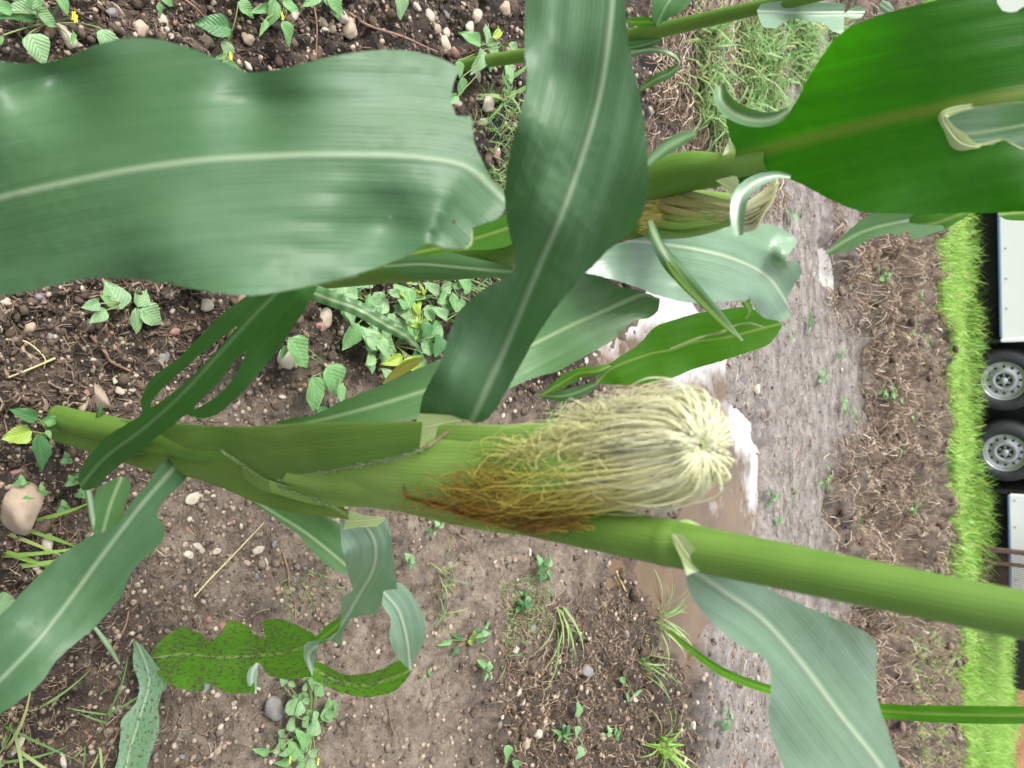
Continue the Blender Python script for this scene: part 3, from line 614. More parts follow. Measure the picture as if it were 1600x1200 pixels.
# small ear with dry silks
tube_world('husk', [P(960, 352, .60), P(1020, 340, .575), P(1080, 334, .55), P(1130, 328, .53), P(1165, 322, .515)], [.012, .0165, .0165, .012, .005], 'husk', plB, n=30, m=18)
M['dryhusk'] = leaf_mat('dry husk', (.42, .36, .16), (.30, .24, .10), rib=(.5, .45, .2), tw=.2, ribw=.0003)
for k, (a, b, c_, wd, mt) in enumerate([((1010, 308), (1070, 316), (1142, 328), 12, 'dryhusk'), ((1012, 318), (1060, 330), (1130, 345), 10, 'dryhusk'), ((1040, 300), (1080, 303), (1140, 316), 9, 'cream'), ((1010, 348), (1060, 352), (1125, 348), 12, 'husk'),
                                       ((1020, 330), (1060, 342), (1120, 338), 7, 'husk'), ((1030, 358), (1080, 360), (1140, 352), 8, 'husk'), ((1020, 312), (1080, 322), (1135, 336), 6, 'cream')]):
    ribbon('husk_strip', [(*a, .545, wd * .6, 0), (*b, .522, wd, 15), (*c_, .505, wd * .5, -10)], mt, plB, n=16, na=4)
def rnd_lines(n, f, k=12):
    return [f(i) for i in range(n)]
def drysilk(i):
    v0 = random.uniform(300, 358); pts = []
    a = random.uniform(-1, 1)
    for j in range(12):
        t = j / 11; pts.append(tuple(P(1150 - 150 * t * random.uniform(.98, 1.02), v0 + a * 14 * math.sin(t * 4) - (v0 - 330) * (1 - t) * .8, .513 + .03 * t)))
    return pts
tag(strands('silk', [drysilk(i) for i in range(110)], rng.uniform(.0002, .0004, 110), 'silk', plB, tint=rng.uniform(.3, 1.0, 110)), kind='stuff')
def tuft(i):
    pts = []; a = random.uniform(-1, 1); b = random.uniform(-1, 1); L = random.uniform(.5, 1.1)
    for j in range(12):
        t = j / 11 * L; pts.append(tuple(P(1150 + 58 * t + 8 * a * math.sin(t * 5), 345 + a * 16 - 48 * t * t + 12 * b * t, .50 - .02 * t * b)))
    return pts
tag(strands('silk', [tuft(i) for i in range(350)], rng.uniform(.0006, .0011, 350), 'silk', plB, tint=rng.uniform(.02, .22, 350)), kind='stuff')
leaf_poly('leaf_blade', [(905, 425, 'c'), (930, 395), (985, 375), (1060, 362), (1130, 352), (1180, 349), (1215, 354), (1247, 375, 'c'), (1238, 390), (1226, 408, 'c'), (1245, 408), (1254, 424, 'c'), (1243, 442), (1232, 462), (1229, 480, 'c'), (1238, 492, 'c'), (1222, 502), (1190, 495), (1178, 480), (1174, 468, 'c'), (1130, 471), (1080, 473), (1030, 462), (985, 445), (940, 432)],
          [(905, 385, .545), (985, 376, .56), (1040, 383, .58), (1100, 393, .605), (1150, 407, .635), (1200, 434, .675), (1232, 480, .71)], 'leaf_pale', plB, valley=.005, rip=(.006, 32), grid=8, tweaks=[(1225, 400, 18, -.02), (1190, 470, 25, -.015), (1030, 430, 50, .02)])
ribbon('leaf_blade', [(1014, 345, .50, 10, 0), (1028, 375, .49, 20, 35), (1050, 412, .485, 26, 10), (1085, 455, .48, 22, -25), (1125, 498, .475, 16, -20), (1160, 533, .47, 4, 0)], 'leaf', plB, n=60, cup=.45)
ribbon('leaf_margin', [(1020, 360, .495, 3, 0), (1036, 395, .488, 11, 0), (1056, 430, .483, 12, 0), (1095, 472, .478, 9, 0), (1135, 512, .473, 5, 0), (1158, 531, .470, 2, 0)], 'leaf_bright', plB, n=60, cup=.3)
leaf_poly('leaf_blade', [(930, 597, 'c'), (945, 575), (962, 562), (1000, 536), (1022, 512), (1047, 502), (1083, 491), (1127, 484), (1170, 481), (1223, 505, 'c'), (1215, 522), (1198, 540), (1167, 551), (1127, 564), (1083, 577), (1040, 594), (1000, 600), (970, 602), (943, 600)],
          [(938, 592, .86), (957, 575, .85), (1013, 554, .84), (1047, 547, .83), (1083, 535, .82), (1137, 527, .80), (1220, 506, .78)], 'leaf_bright', plB, valley=.006, rip=(.004, 30), grid=8)
ribbon('leaf_blade', [(960, 568, .85, 5, 0), (935, 579, .85, 14, 0), (905, 583, .86, 16, 5), (880, 597, .87, 18, 10), (847, 617, .88, 3, 0)], 'leaf_bright', plB, n=30, cup=.3)
ribbon('leaf_blade', [(935, 598, .86, 8, 0), (905, 612, .87, 18, 0), (875, 619, .88, 16, 0), (835, 617, .90, 3, 0)], 'leaf', plB, n=30, cup=.3)
ribbon('leaf_blade', [(1165, 470, .60, 16, 0), (1172, 485, .605, 10, 20), (1166, 499, .61, 16, 0)], 'leaf_bright', plB, n=14)
leaf_poly('leaf_blade', [(1288, 396, 'c'), (1310, 376), (1335, 352), (1360, 335), (1400, 322), (1515, 322), (1512, 338), (1496, 345), (1478, 358), (1450, 367), (1424, 375, 'c'), (1420, 360, 'c'), (1402, 368), (1390, 364), (1378, 368), (1350, 378), (1330, 390), (1300, 398)],
          [(1290, 395, .66), (1350, 362, .65), (1420, 345, .64), (1510, 330, .63)], 'leaf', plB, valley=.004, grid=7)
leaf_poly('leaf_blade', [(1395, 350, 'c'), (1410, 335), (1515, 325), (1512, 338), (1496, 346), (1478, 359), (1450, 368), (1425, 376, 'c'), (1421, 360, 'c')], [(1400, 350, .645), (1450, 352, .635), (1510, 332, .625)], 'leaf_bright', plB, valley=.002, grid=7)
ribbon('leaf_blade', [(1560, 335, .65, 4, 0), (1575, 332, .65, 22, 0), (1610, 330, .65, 30, 0)], 'leaf_bright', plB, n=12)
ribbon('leaf_blade', [(1005, 262, .43, 8, 0), (1025, 243, .43, 16, 0), (1050, 224, .43, 21, 10), (1072, 213, .43, 18, 0), (1088, 208, .43, 8, 0)], 'leaf_deep', plB, n=30, cup=.3)
ribbon('leaf_blade', [(600, 415, .70, 20, 0), (660, 412, .68, 48, 0), (730, 418, .66, 34, 0), (800, 425, .65, 18, 0)], 'leaf', plB, n=30, cup=.2)
leaf_poly('leaf_blade', [(640, 400, 'c'), (665, 380), (700, 382), (728, 372), (735, 352), (770, 345), (800, 335), (805, 375), (780, 388), (720, 392), (680, 398)], [(640, 398, .63), (720, 380, .62), (800, 355, .61)], 'leaf_bright', plB, valley=.002, grid=8)
ribbon('leaf_blade', [(855, 478, .66, 4, 0), (885, 462, .65, 16, 0), (915, 445, .65, 17, 0), (932, 440, .65, 3, 0)], 'leaf_bright', plB, n=16)

ribbon('leaf_scar', [(1047, 545, .822, 3, 0), (1083, 531, .812, 5, 0), (1105, 524, .806, 4, 0), (1127, 519, .795, 6, 0), (1150, 508, .79, 3, 0), (1172, 505, .782, 4, 0), (1196, 512, .775, 3, 0)], 'cream', plB, n=40, cup=.1)
ribbon('leaf_blade', [(478, 452, .66, 26, 0), (520, 468, .65, 24, 0), (560, 482, .65, 24, 10), (600, 505, .66, 22, 0), (635, 525, .67, 16, 0), (660, 552, .69, 3, 0)], 'leaf', plB, n=40, cup=.3, rip=.002)
ribbon('leaf_blade', [(598, 600, .80, 3, 0), (618, 584, .79, 14, 0), (640, 570, .78, 16, 0), (662, 560, .77, 4, 0)], 'leaf_yellow', plB, n=24, cup=.3)
# ================================================================== THIRD PLANT, lower left out of frame, with the big near leaf
b1 = Vector((-.115, .10, hz(-.115, .10) - .01))
plN = empty('maize_plant', b1, 'near maize plant whose broad torn leaf fills the upper left of the picture', 'maize plant')
tube_world('stalk', [b1, b1 + Vector((0, .005, .2)), P(-330, 330, .47), P(-330, 330, .47) + Vector((.0, -.01, .12))], [.014, .013, .010, .006], 'stalk', plN, n=30)
leaf_poly('leaf_blade', [(-330, 300, 'c'), (-260, 200), (-150, 115), (-60, 92), (0, 96), (60, 99), (110, 88), (150, 70), (200, 60), (250, 62), (300, 76), (350, 97), (392, 113), (440, 107), (520, 88), (600, 78), (655, 82), (695, 94), (719, 107, 'c'), (709, 130), (705, 155), (712, 181, 'c'), (736, 181, 'c'), (740, 215), (748, 240), (768, 278), (787, 298, 'c'), (789, 325), (778, 342), (760, 348), (738, 356, 'c'), (733, 385, 'c'), (700, 388), (668, 380), (640, 397), (590, 418), (520, 438), (440, 455), (386, 462), (330, 456), (240, 440), (150, 434), (90, 445), (40, 456), (-20, 461), (-120, 440), (-250, 390), (-330, 345, 'c')],
          [(-325, 325, .46), (-200, 330, .38), (-60, 322, .33), (50, 297, .308), (200, 266, .297), (330, 249, .293), (450, 243, .293), (560, 243, .298), (660, 247, .308), (730, 262, .317), (785, 310, .328)], 'leaf_near', plN,
          valley=-.004, rip=(.0075, 75), bend=-.008, grid=10, holes=[[(706, 345), (710, 343), (712, 347), (709, 350)]],
          tweaks=[(90, 130, 70, .03), (400, 160, 60, .014), (600, 350, 60, .014), (250, 380, 90, -.006)])
ribbon('torn_edge', [(738, 357, .325, 3, 0), (733, 384, .325, 4, 0), (700, 388, .321, 4, 0), (668, 381, .318, 4, 0), (640, 397, .316, 3, 0)], 'cream', plN, n=30)
ribbon('leaf_fold', [(385, 459, .294, 3, 0), (430, 454, .296, 8, 0), (500, 442, .302, 6, 0), (560, 430, .309, 3, 0)], 'cream', plN, n=30)

# ================================================================== FOURTH PLANT (thin, top)
pC = G(712, 104); pC.z = hz(pC.x, pC.y) - .01
plC = empty('maize_plant', pC, 'young thin maize plant behind the upright leaf, leaning along the top edge', 'maize plant')
tube_world('stalk', [pC, P(760, 95, 1.28), P(810, 88, 1.23), P(980, 58, 1.08), P(1180, 13, .93), P(1330, -20, .85)], [.0105, .0105, .0105, .0105, .0085, .0075], 'stalk', plC, n=40)
ribbon('leaf_fold', [(402, 1036, .785, 4, 0), (395, 1050, .782, 15, 0), (394, 1066, .782, 14, 0), (400, 1084, .785, 3, 0)], 'leaf_pale', main, n=16, cup=.3)
ribbon('leaf_fold', [(316, 1064, .825, 3, 0), (323, 1072, .823, 10, 0), (319, 1082, .825, 4, 0)], 'leaf_pale', main, n=10, cup=.3)
leaf_poly('leaf_blade', [(1182, 16, 'c'), (1190, 6), (1220, 2), (1260, 4), (1318, 6), (1319, 22, 'c'), (1336, 10), (1353, 14, 'c'), (1346, 28), (1319, 27, 'c'), (1319, 56, 'c'), (1300, 48), (1285, 36), (1262, 33), (1235, 30), (1212, 44, 'c'), (1195, 43), (1186, 30)], [(1183, 18, .91), (1260, 20, .90), (1350, 20, .90)], 'leaf_pale', plC, valley=.01, grid=7)
leaf_poly('leaf_blade', [(1018, 24, 'c'), (1020, 0), (1030, -20), (1085, -20), (1076, 8), (1060, 22), (1045, 28), (1034, 44), (1025, 40)], [(1025, 42, 1.03), (1040, 10, 1.02), (1060, -20, 1.02)], 'leaf_deep', plC, valley=.006, grid=7)
ribbon('leaf_blade', [(975, 32, 1.06, 4, 0), (995, 34, 1.05, 14, 0), (1015, 34, 1.04, 12, 0), (1030, 40, 1.03, 4, 0)], 'leaf_bright', plC, n=16)
ribbon('leaf_blade', [(985, 82, 1.06, 14, 0), (1020, 77, 1.05, 9, 10), (1050, 84, 1.05, 8, 40), (1062, 98, 1.06, 7, 60), (1050, 112, 1.07, 14, 10), (1025, 124, 1.08, 15, 0), (1000, 140, 1.10, 6, 0)], 'leaf', plC, n=50, cup=.3)
ribbon('leaf_blade', [(980, 75, 1.06, 18, 0), (1005, 70, 1.05, 14, 0), (1032, 62, 1.04, 5, 0)], 'leaf_deep', plC, n=20, cup=.3)
ribbon('leaf_blade', [(1375, 5, .92, 10, 0), (1385, 12, .92, 16, 0), (1396, 20, .92, 4, 0)], 'leaf_pale', plC, n=12)
# long narrow leaf, edge on, at the lower right
gA = G(1045, 985)
nb = empty('narrow_leaf_plant', gA, 'long narrow green leaf blade curving up past the pale leaf at lower right', 'grass blade')
ribbon('blade', [(1045, 985, gd(1045, 985) * .985, 5, 0), (1080, 1015, 1.6, 10, 0), (1130, 1050, 1.3, 13, 0), (1195, 1075, 1.05, 13, 0), (1290, 1098, .85, 17, 0), (1380, 1111, .75, 21, 0), (1480, 1116, .70, 25, 0), (1600, 1117, .66, 25, 0), (1700, 1112, .64, 20, 0)], 'leaf_bright', nb, n=80, cup=.35, rip=.0006, ripf=12)

# ================================================================== GRASS, WEEDS
def grass_mat(name, a, b_, tw=.4):
    m, t, b = NT(name)
    uv = N(t, 'ShaderNodeUVMap'); sx = N(t, 'ShaderNodeSeparateXYZ'); t.links.new(uv.outputs[0], sx.inputs[0])
    c = ramp(t, sx.outputs[0], [(0, a), (.8, b_), (1, (.42, .40, .16))])
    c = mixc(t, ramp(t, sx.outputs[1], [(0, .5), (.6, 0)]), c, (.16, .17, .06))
    t.links.new(c, b.inputs['Base Color']); b.inputs['Roughness'].default_value = .45
    tr = N(t, 'ShaderNodeBsdfTranslucent'); t.links.new(c, tr.inputs[0])
    mx = N(t, 'ShaderNodeMixShader'); mx.inputs[0].default_value = tw
    t.links.new(b.outputs[0], mx.inputs[1]); t.links.new(tr.outputs[0], mx.inputs[2]); t.links.new(mx.outputs[0], t.nodes['Material Output'].inputs[0])
    return m
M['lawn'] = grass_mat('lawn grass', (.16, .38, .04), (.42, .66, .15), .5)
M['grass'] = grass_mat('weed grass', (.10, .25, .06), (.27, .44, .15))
def blades(name, B, Ln, az, lean, wd, mat, parent=None, segs=3, droop=.8):
    n = len(B); B = np.asarray(B); s = np.linspace(0, 1, segs + 1)
    dx, dy = np.cos(az), np.sin(az)
    th = lean[:, None] + droop * s[None, :] ** 1.5
    st = Ln[:, None] / segs
    hx = np.concatenate([np.zeros((n, 1)), np.cumsum(np.sin(th[:, 1:]) * st, 1)], 1)
    hzv = np.concatenate([np.zeros((n, 1)), np.cumsum(np.cos(th[:, 1:]) * st, 1)], 1)
    Cx = B[:, 0:1] + dx[:, None] * hx; Cy = B[:, 1:2] + dy[:, None] * hx; Cz = B[:, 2:3] + hzv
    ww = wd[:, None] * (1 - s[None, :] ** 2) * .5 + wd[:, None] * .04
    sa = az + np.pi / 2 + rng.uniform(-.7, .7, n)
    sx, sy = np.cos(sa)[:, None] * ww, np.sin(sa)[:, None] * ww
    V = np.stack([np.stack([Cx - sx, Cy - sy, Cz], -1), np.stack([Cx + sx, Cy + sy, Cz], -1)], 2).reshape(-1, 3)
    k = (segs + 1) * 2
    i = np.arange(n)[:, None] * k + np.arange(segs)[None, :] * 2
    Fq = np.stack([i, i + 1, i + 3, i + 2], -1).reshape(-1, 4)
    rx = rng.random(n)
    UV = np.stack([np.repeat(rx, k), np.tile(np.repeat(s, 2), n)], -1)
    return npmesh(name, V, Fq, UV, M[mat], parent)
def pts_on(x, y, dz=0): return np.stack([x, y, hgt(x, y) + dz], -1)
# lawn strip
def lawn():
    n = 150000
    x = rng.uniform(-6, 8.5, n); t = rng.random(n) ** 1.25
    y0 = 6.9 + .42 * x + vnoise(x * 6, x * 0 + 3, 31) * .16 + vnoise(x * 21, x * 0 + 9, 35) * .07
    y = y0 - .06 + t * 8.0
    k = (np.abs(x) < .62 * y * .95 + 1.6)
    ymax = np.where(x < 1.9, 8.95 + .25 * x, 30); k &= y < ymax + .12
    x, y = x[k], y[k]; n = len(x)
    Ln = rng.uniform(.05, .15, n) * (1 + .35 * vnoise(x * 2, y * 2, 33)) * np.where(y - (8.75 + .25 * x) > -.38, np.where((x > .95) & (x < 1.75), 2.1, 1.7), 1)
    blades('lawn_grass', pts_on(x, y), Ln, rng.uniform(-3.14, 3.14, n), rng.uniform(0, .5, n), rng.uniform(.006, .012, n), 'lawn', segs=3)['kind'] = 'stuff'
lawn()
def patch(name, poly, n, L, W, mat='grass', z=0, droop=1.0, ln=(.1, .9)):
    pa = np.array(wp(poly)); a, b = pa.min(0), pa.max(0)
    x = rng.uniform(a[0], b[0], n * 3); y = rng.uniform(a[1], b[1], n * 3)
    k = (polydist(x, y, pa) < .05 * vnoise(x * 5, y * 5, 41)) & (vnoise(x * 4, y * 4, 43) > -.35); x, y = x[k][:n], y[k][:n]; m = len(x)
    tag(blades(name, pts_on(x, y), rng.uniform(L * .4, L, m), rng.uniform(-3.14, 3.14, m), rng.uniform(*ln, m), rng.uniform(W * .5, W, m), mat, droop=droop), kind='stuff')
patch('grass_patch', [(1060, 40), (1120, 20), (1290, 20), (1310, 60), (1290, 110), (1230, 150), (1200, 215), (1140, 225), (1090, 200), (1070, 150), (1075, 90)], 1700, .20, .010, droop=1.3)
patch('grass_patch', [(1390, 980), (1480, 980), (1495, 1000), (1500, 1200), (1420, 1200), (1400, 1100)], 2200, .10, .006, 'lawn')
patch('grass_patch', [(1400, 400), (1470, 430), (1480, 900), (1390, 900), (1400, 640)], 620, .06, .006)
patch('grass_patch', [(640, 420), (800, 420), (790, 480), (700, 520), (640, 500)], 200, .05, .003)
patch('grass_patch', [(700, 180), (790, 140), (800, 330), (760, 300)], 260, .05, .003)
patch('grass_patch', [(775, 910), (850, 905), (845, 980), (780, 985)], 700, .018, .0015, droop=.6)
patch('grass_patch', [(430, 890), (520, 900), (500, 950), (440, 945)], 140, .015, .0015, droop=.6)
def tuft_at(u, v, n, L, W, label, lean=(.2, 1.1), droop=1.0, mat='grass', r=.012, az=None, segs=6):
    g = G(u, v); z = hz(g.x, g.y)
    root = empty('grass_tuft', (g.x, g.y, z), label, 'grass tuft')
    a = rng.uniform(-3.14, 3.14, n) if az is None else rng.normal(az[0], az[1], n)
    x = g.x + rng.normal(0, r, n); y = g.y + rng.normal(0, r, n)
    nn = max(3, n // 3)
    for k in range(3):
        s = slice(k * n // 3, (k + 1) * n // 3)
        blades('blade', pts_on(x[s], y[s], -.002), rng.uniform(L * .45, L, len(x[s])), a[s], rng.uniform(*lean, len(x[s])), rng.uniform(W * .7, W * (1.5 if g.y > 1.1 else 1.0), len(x[s])), mat, root, segs=segs, droop=droop)
tuft_at(1040, 968, 36, .17, .0045, 'bushy grass tuft growing out of the brown puddle edge right of the stalk')
tuft_at(1003, 1040, 14, .15, .004, 'smaller sparse grass tuft just below the puddle tuft', lean=(.1, .8))
tuft_at(868, 955, 13, .17, .0055, 'long bladed grass tuft lying flat on the mud below the ear', lean=(.6, 1.3), az=(0.0, .8))
tuft_at(1025, 1160, 34, .15, .006, 'green grass tuft at the bottom edge beside the wet track', mat='lawn')
tuft_at(690, 905, 20, .075, .0025, 'thin grass tuft on the mud right of the pale drooping leaf', lean=(.3, 1.3))
tuft_at(680, 960, 10, .06, .002, 'tiny grass tuft beside the tip of the pale drooping leaf', lean=(.3, 1.3))
tuft_at(150, 1125, 9, .085, .0032, 'grass tuft with a few crossing blades near the lower left corner', lean=(.7, 1.35))
tuft_at(10, 1150, 12, .10, .004, 'grass tuft in the very corner at lower left', lean=(.5, 1.3))
tuft_at(10, 855, 8, .085, .0055, 'bright green grass blades at the left edge beside the grey rock', lean=(.8, 1.3), az=(1.4, .35), mat='lawn')
tuft_at(725, 440, 12, .09, .004, 'grass tuft among the broad weeds behind the upright leaf', lean=(.5, 1.3))
tuft_at(770, 150, 9, .12, .007, 'strappy grass tuft against the white pebbles near the top', lean=(.8, 1.35))
tuft_at(975, 655, 22, .10, .003, 'thin grass tuft at the puddle rim above the ear silk', lean=(.2, 1.0))
tuft_at(850, 655, 16, .08, .003, 'wispy grass tuft on the mud just above the husk', lean=(.3, 1.2))
tuft_at(1240, 775, 8, .09, .006, 'small grass tuft at the edge of the clods beyond the puddle', lean=(.6, 1.3))
tuft_at(780, 1030, 7, .05, .002, 'tiny grass seedling on bare mud in the lower middle', lean=(.6, 1.3))
def blade_obj(pts, mat, label):
    g = P(*pts[0][:3]); root = empty('wild_grass', g, label, 'grass'); ribbon('blade', pts, mat, root, n=40, na=4, cup=.4)
blade_obj([(15, 1010, .86, 5, 0), (10, 900, .82, 10, 0), (12, 780, .80, 11, 0), (22, 640, .83, 3, 0)], 'leaf', 'upright grass blade standing at the left edge')
blade_obj([(95, 1195, .72, 4, 0), (60, 1110, .74, 6, 0), (150, 830, .76, 9, 0), (120, 745, .78, 11, 0), (20, 860, .82, 10, 0)][2:][::-1], 'leaf', 'long grass blade crossing the clover beside the stem base')
blade_obj([(143, 712, .74, 10, 0), (152, 670, .72, 11, 0), (156, 645, .70, 9, 0), (158, 628, .69, 2, 0)], 'leaf', 'short grass blade standing in front of the stalk base')
blade_obj([(90, 670, .82, 5, 0), (92, 620, .82, 4, 0), (62, 575, .83, 4, 0), (60, 562, .83, 2, 0)], 'leaf', 'bent thin grass blade above the seedling at left')
blade_obj([(148, 980, .80, 5, 0), (170, 1010, .80, 8, 0), (187, 1038, .81, 3, 0)], 'leaf', 'single short grass blade poking out below the long pale leaf')

# broad leaved weeds
def weed_leaf_mesh(nm, k):
    r = random.Random(k); vs = []; uv = []; fs = []
    nl, nw = 9, 6; ser = .03 * r.random()
    for i in range(nl + 1):
        t = i / nl
        w_ = .5 * (math.sin(math.pi * t ** .72) ** .8) * (1 - .25 * t) if 0 < t < 1 else 0.0
        for j in range(nw + 1):
            q = j / nw * 2 - 1
            z = .10 * abs(q) * w_ * 2 - .28 * t * t + .05 * math.sin(t * 9 + q * 3 + k) * abs(q)
            vs.append((t + ser * math.sin(i * 3.1) * abs(q), q * w_ * (1 + ser * (i % 2) * 2), z)); uv.append((q * w_ * .03, t * .03))
    for i in range(nl):
        for j in range(nw):
            a = i * (nw + 1) + j; fs.append((a, a + 1, a + nw + 2, a + nw + 1))
    me = bpy.data.meshes.new(nm); me.from_pydata(vs, [], fs)
    l = me.uv_layers.new(name='UVMap')
    for lp, lo in zip(me.loops, l.data): lo.uv = uv[lp.vertex_index]
    me.shade_smooth(); return me
def weed_mat(name, a, b_, tr):
    m, t, b = NT(name)
    uv = N(t, 'ShaderNodeUVMap'); sx = N(t, 'ShaderNodeSeparateXYZ'); t.links.new(uv.outputs[0], sx.inputs[0])
    oi = N(t, 'ShaderNodeObjectInfo'); ax = mth(t, 'ABSOLUTE', sx.outputs[0])
    v = mth(t, 'SINE', mth(t, 'MULTIPLY', mth(t, 'SUBTRACT', sx.outputs[1], mth(t, 'MULTIPLY', ax, .9)), 1500))
    n = noise_n(t, uv.outputs[0], 260, 4, .6)
    c = mixc(t, ramp(t, n, [(.35, 0), (.65, 1)]), a, b_)
    c = mixc(t, mth(t, 'MULTIPLY', oi.outputs['Random'], .5), c, [x * .55 for x in b_])
    c = mixc(t, ramp(t, v, [(.80, 0), (1, .22)]), c, [min(1, x * 1.35) for x in b_])
    c = mixc(t, ramp(t, mth(t, 'MULTIPLY', ax, 1000), [(.2, .5), (.7, 0)]), c, [min(1, x * 1.4) for x in b_])
    c = mixc(t, ramp(t, noise_n(t, uv.outputs[0], 900, 3, .6), [(.68, 0), (.74, .7)]), c, (.2, .16, .1))
    t.links.new(c, b.inputs['Base Color']); b.inputs['Roughness'].default_value = .42
    bump(t, b, mth(t, 'ADD', v, n), .4, .0006)
    tn = N(t, 'ShaderNodeBsdfTranslucent'); tn.inputs[0].default_value = (*tr, 1)
    mx = N(t, 'ShaderNodeMixShader'); mx.inputs[0].default_value = .3
    t.links.new(b.outputs[0], mx.inputs[1]); t.links.new(tn.outputs[0], mx.inputs[2]); t.links.new(mx.outputs[0], t.nodes['Material Output'].inputs[0])
    return m
WM = {'g': weed_mat('weed leaf', (.12, .27, .09), (.19, .38, .14), (.15, .4, .05)), 'y': weed_mat('weed leaf yellowing', (.28, .42, .05), (.36, .5, .08), (.4, .6, .05)),
      'd': weed_mat('weed leaf dark', (.05, .15, .045), (.08, .21, .07), (.08, .3, .03)), 'p': weed_mat('weed leaf pale', (.19, .34, .15), (.26, .42, .2), (.2, .4, .1))}
WL = {k: [weed_leaf_mesh('weed_leaf', i) for i in range(4)] for k in WM}
for k in WM:
    for me in WL[k]: me.materials.append(WM[k])
M['weedstem'] = simple('weed stem', (.13, .22, .06), (.22, .24, .09), 80, .6)
M['petal'] = simple('yellow petal', (.85, .62, .02), (.9, .75, .05), 80, .6)
fm = None
def flower_mesh():
    vs = []; fs = []
    for k in range(6):
        a = k * math.pi / 3; b = len(vs)
        for (r, o, z) in ((.1, -.3, 0), (.1, .3, 0), (.9, .26, .25), (1.05, 0, .2), (.9, -.26, .25)): vs.append((r * math.cos(a) - o * math.sin(a), r * math.sin(a) + o * math.cos(a), z))
        fs.append((b, b + 1, b + 2, b + 3, b + 4))
    b = len(vs)
    for k in range(8): vs.append((.25 * math.cos(k * .785), .25 * math.sin(k * .785), .22))
    fs.append(tuple(range(b, b + 8)))
    me = bpy.data.meshes.new('flower'); me.from_pydata(vs, [], fs); me.materials.append(M['petal']); return me
FLM = flower_mesh()
def weed(label, cu, cv, leaves, h=.03, flowers=(), group=None, name='weed', stems=True):
    g = G(cu, cv); gz = hz(g.x, g.y); root = empty(name, (g.x, g.y, gz), label, 'weed', group)
    lines = []
    for lf in leaves:
        u, v, L, ang, wr = lf[:5]; mt = lf[5] if len(lf) > 5 else 'g'; hh = h * random.uniform(.6, 1.15)
        z = gz + hh; p0 = G(u, v, z); a = R(ang); dpt = (p0 - Vector((0, 0, H))).length / F
        X = G(u + L * math.cos(a), v + L * math.sin(a), z + random.uniform(-.15, .25) * hh) - p0
        Yv = (G(u - 10 * math.sin(a), v + 10 * math.cos(a), z) - p0) / 10 * L * wr
        if g.y > 1.6:
            X = Vector((math.cos(a), math.sin(a) * .9, random.uniform(-.1, .5))) * L * dpt; Yv = Vector((-math.sin(a), math.cos(a), 0)) * L * dpt * wr
        Zv = X.cross(Yv); Zv = Zv.normalized() * X.length * (1 if Zv.z > 0 else -1)
        o = bpy.data.objects.new('leaf', random.choice(WL[mt])); C.objects.link(o); o.parent = root; o.matrix_parent_inverse = Matrix.Translation(-root.location)
        if Zv.z < 0: Zv = -Zv
        o.matrix_basis = Matrix(((X.x, Yv.x, Zv.x, p0.x), (X.y, Yv.y, Zv.y, p0.y), (X.z, Yv.z, Zv.z, p0.z), (0, 0, 0, 1)))
        q = Vector((g.x, g.y, gz - .003)); lines.append([tuple(q.lerp(p0, s) + Vector((0, 0, .25 * hh * math.sin(s * 3.14)))) for s in np.linspace(0, 1, 6)])
    for (u, v, L) in flowers:
        p0 = G(u, v, gz + h * 1.1); s = L * (p0 - Vector((0, 0, H))).length / F
        o = bpy.data.objects.new('flower', FLM); C.objects.link(o); o.parent = root; o.matrix_parent_inverse = Matrix.Translation(-root.location)
        o.matrix_basis = Matrix.Translation(p0) @ Matrix.Rotation(-.6, 4, 'X') @ Matrix.Diagonal((s, s, s, 1))
        q = Vector((g.x, g.y, gz)); lines.append([tuple(q.lerp(p0, s_)) for s_ in np.linspace(0, 1, 6)])
    if stems: strands('stem', lines, np.full(len(lines), .0008 * max(1, g.y)), 'weedstem', root, sides=4)
weed('seedling with one large and three small pale leaves on dark soil at left', 180, 478, [(190, 483, 50, -113, .88, 'p'), (157, 474, 27, 165, .8, 'p'), (167, 484, 30, 140, .8, 'p'), (172, 470, 16, -150, .8)], .03)
weed('three leaved seedling with round pale leaves beside a white pebble', 215, 482, [(215, 480, 42, -68, .68, 'p'), (220, 482, 46, 28, .86, 'p'), (211, 481, 42, 82, .6, 'p')], .03)
weed('broad leaved weed with a yellow flower in the top left corner', 60, 45, [(58, 18, 52, 178, .6, 'p'), (56, 16, 44, 22, .6, 'p'), (50, 15, 40, -70, .7), (45, 52, 54, 62, .8, 'p'), (92, -5, 30, 65, .6), (158, 45, 42, 70, .7, 'p'), (60, 30, 70, 175, .22, 'd'), (20, 20, 40, 200, .5), (110, 70, 30, -60, .35), (5, 55, 45, 130, .3), (20, 0, 40, -10, .5, 'd')], .05, [(115, 26, 7)])
weed('creeping weed with a dark round leaf and one yellow flower near the top', 355, 70, [(360, 45, 48, 183, .78, 'd'), (345, 100, 44, 8, .45), (350, 62, 44, 80, .45, 'p'), (372, 3, 36, 30, .6), (352, 85, 20, 150, .5)], .03, [(359, 88, 6)])
weed('weed with hanging serrated leaves left of the white pebbles at the top', 432, 15, [(430, -2, 40, 110, .6), (440, 3, 32, 15, .6), (442, 32, 44, 66, .45), (425, 10, 30, 160, .6), (415, 30, 22, 120, .5)], .03, [(440, 25, 5)])
weed('small leafy weed cut by the top edge, between twig and pebbles', 515, 0, [(505, -4, 42, 18, .6), (515, -8, 40, 60, .6), (500, -8, 30, 150, .7)], .03)
weed('single drooping leaf beside the white pebble at the top', 622, -8, [(622, -10, 40, 78, .55, 'p')], .02)
weed('tiny leaf pair at the top edge above the broad leaf', 248, 5, [(250, -6, 26, 15, .7), (246, 6, 20, 60, .6), (240, -4, 20, 160, .7)], .02)
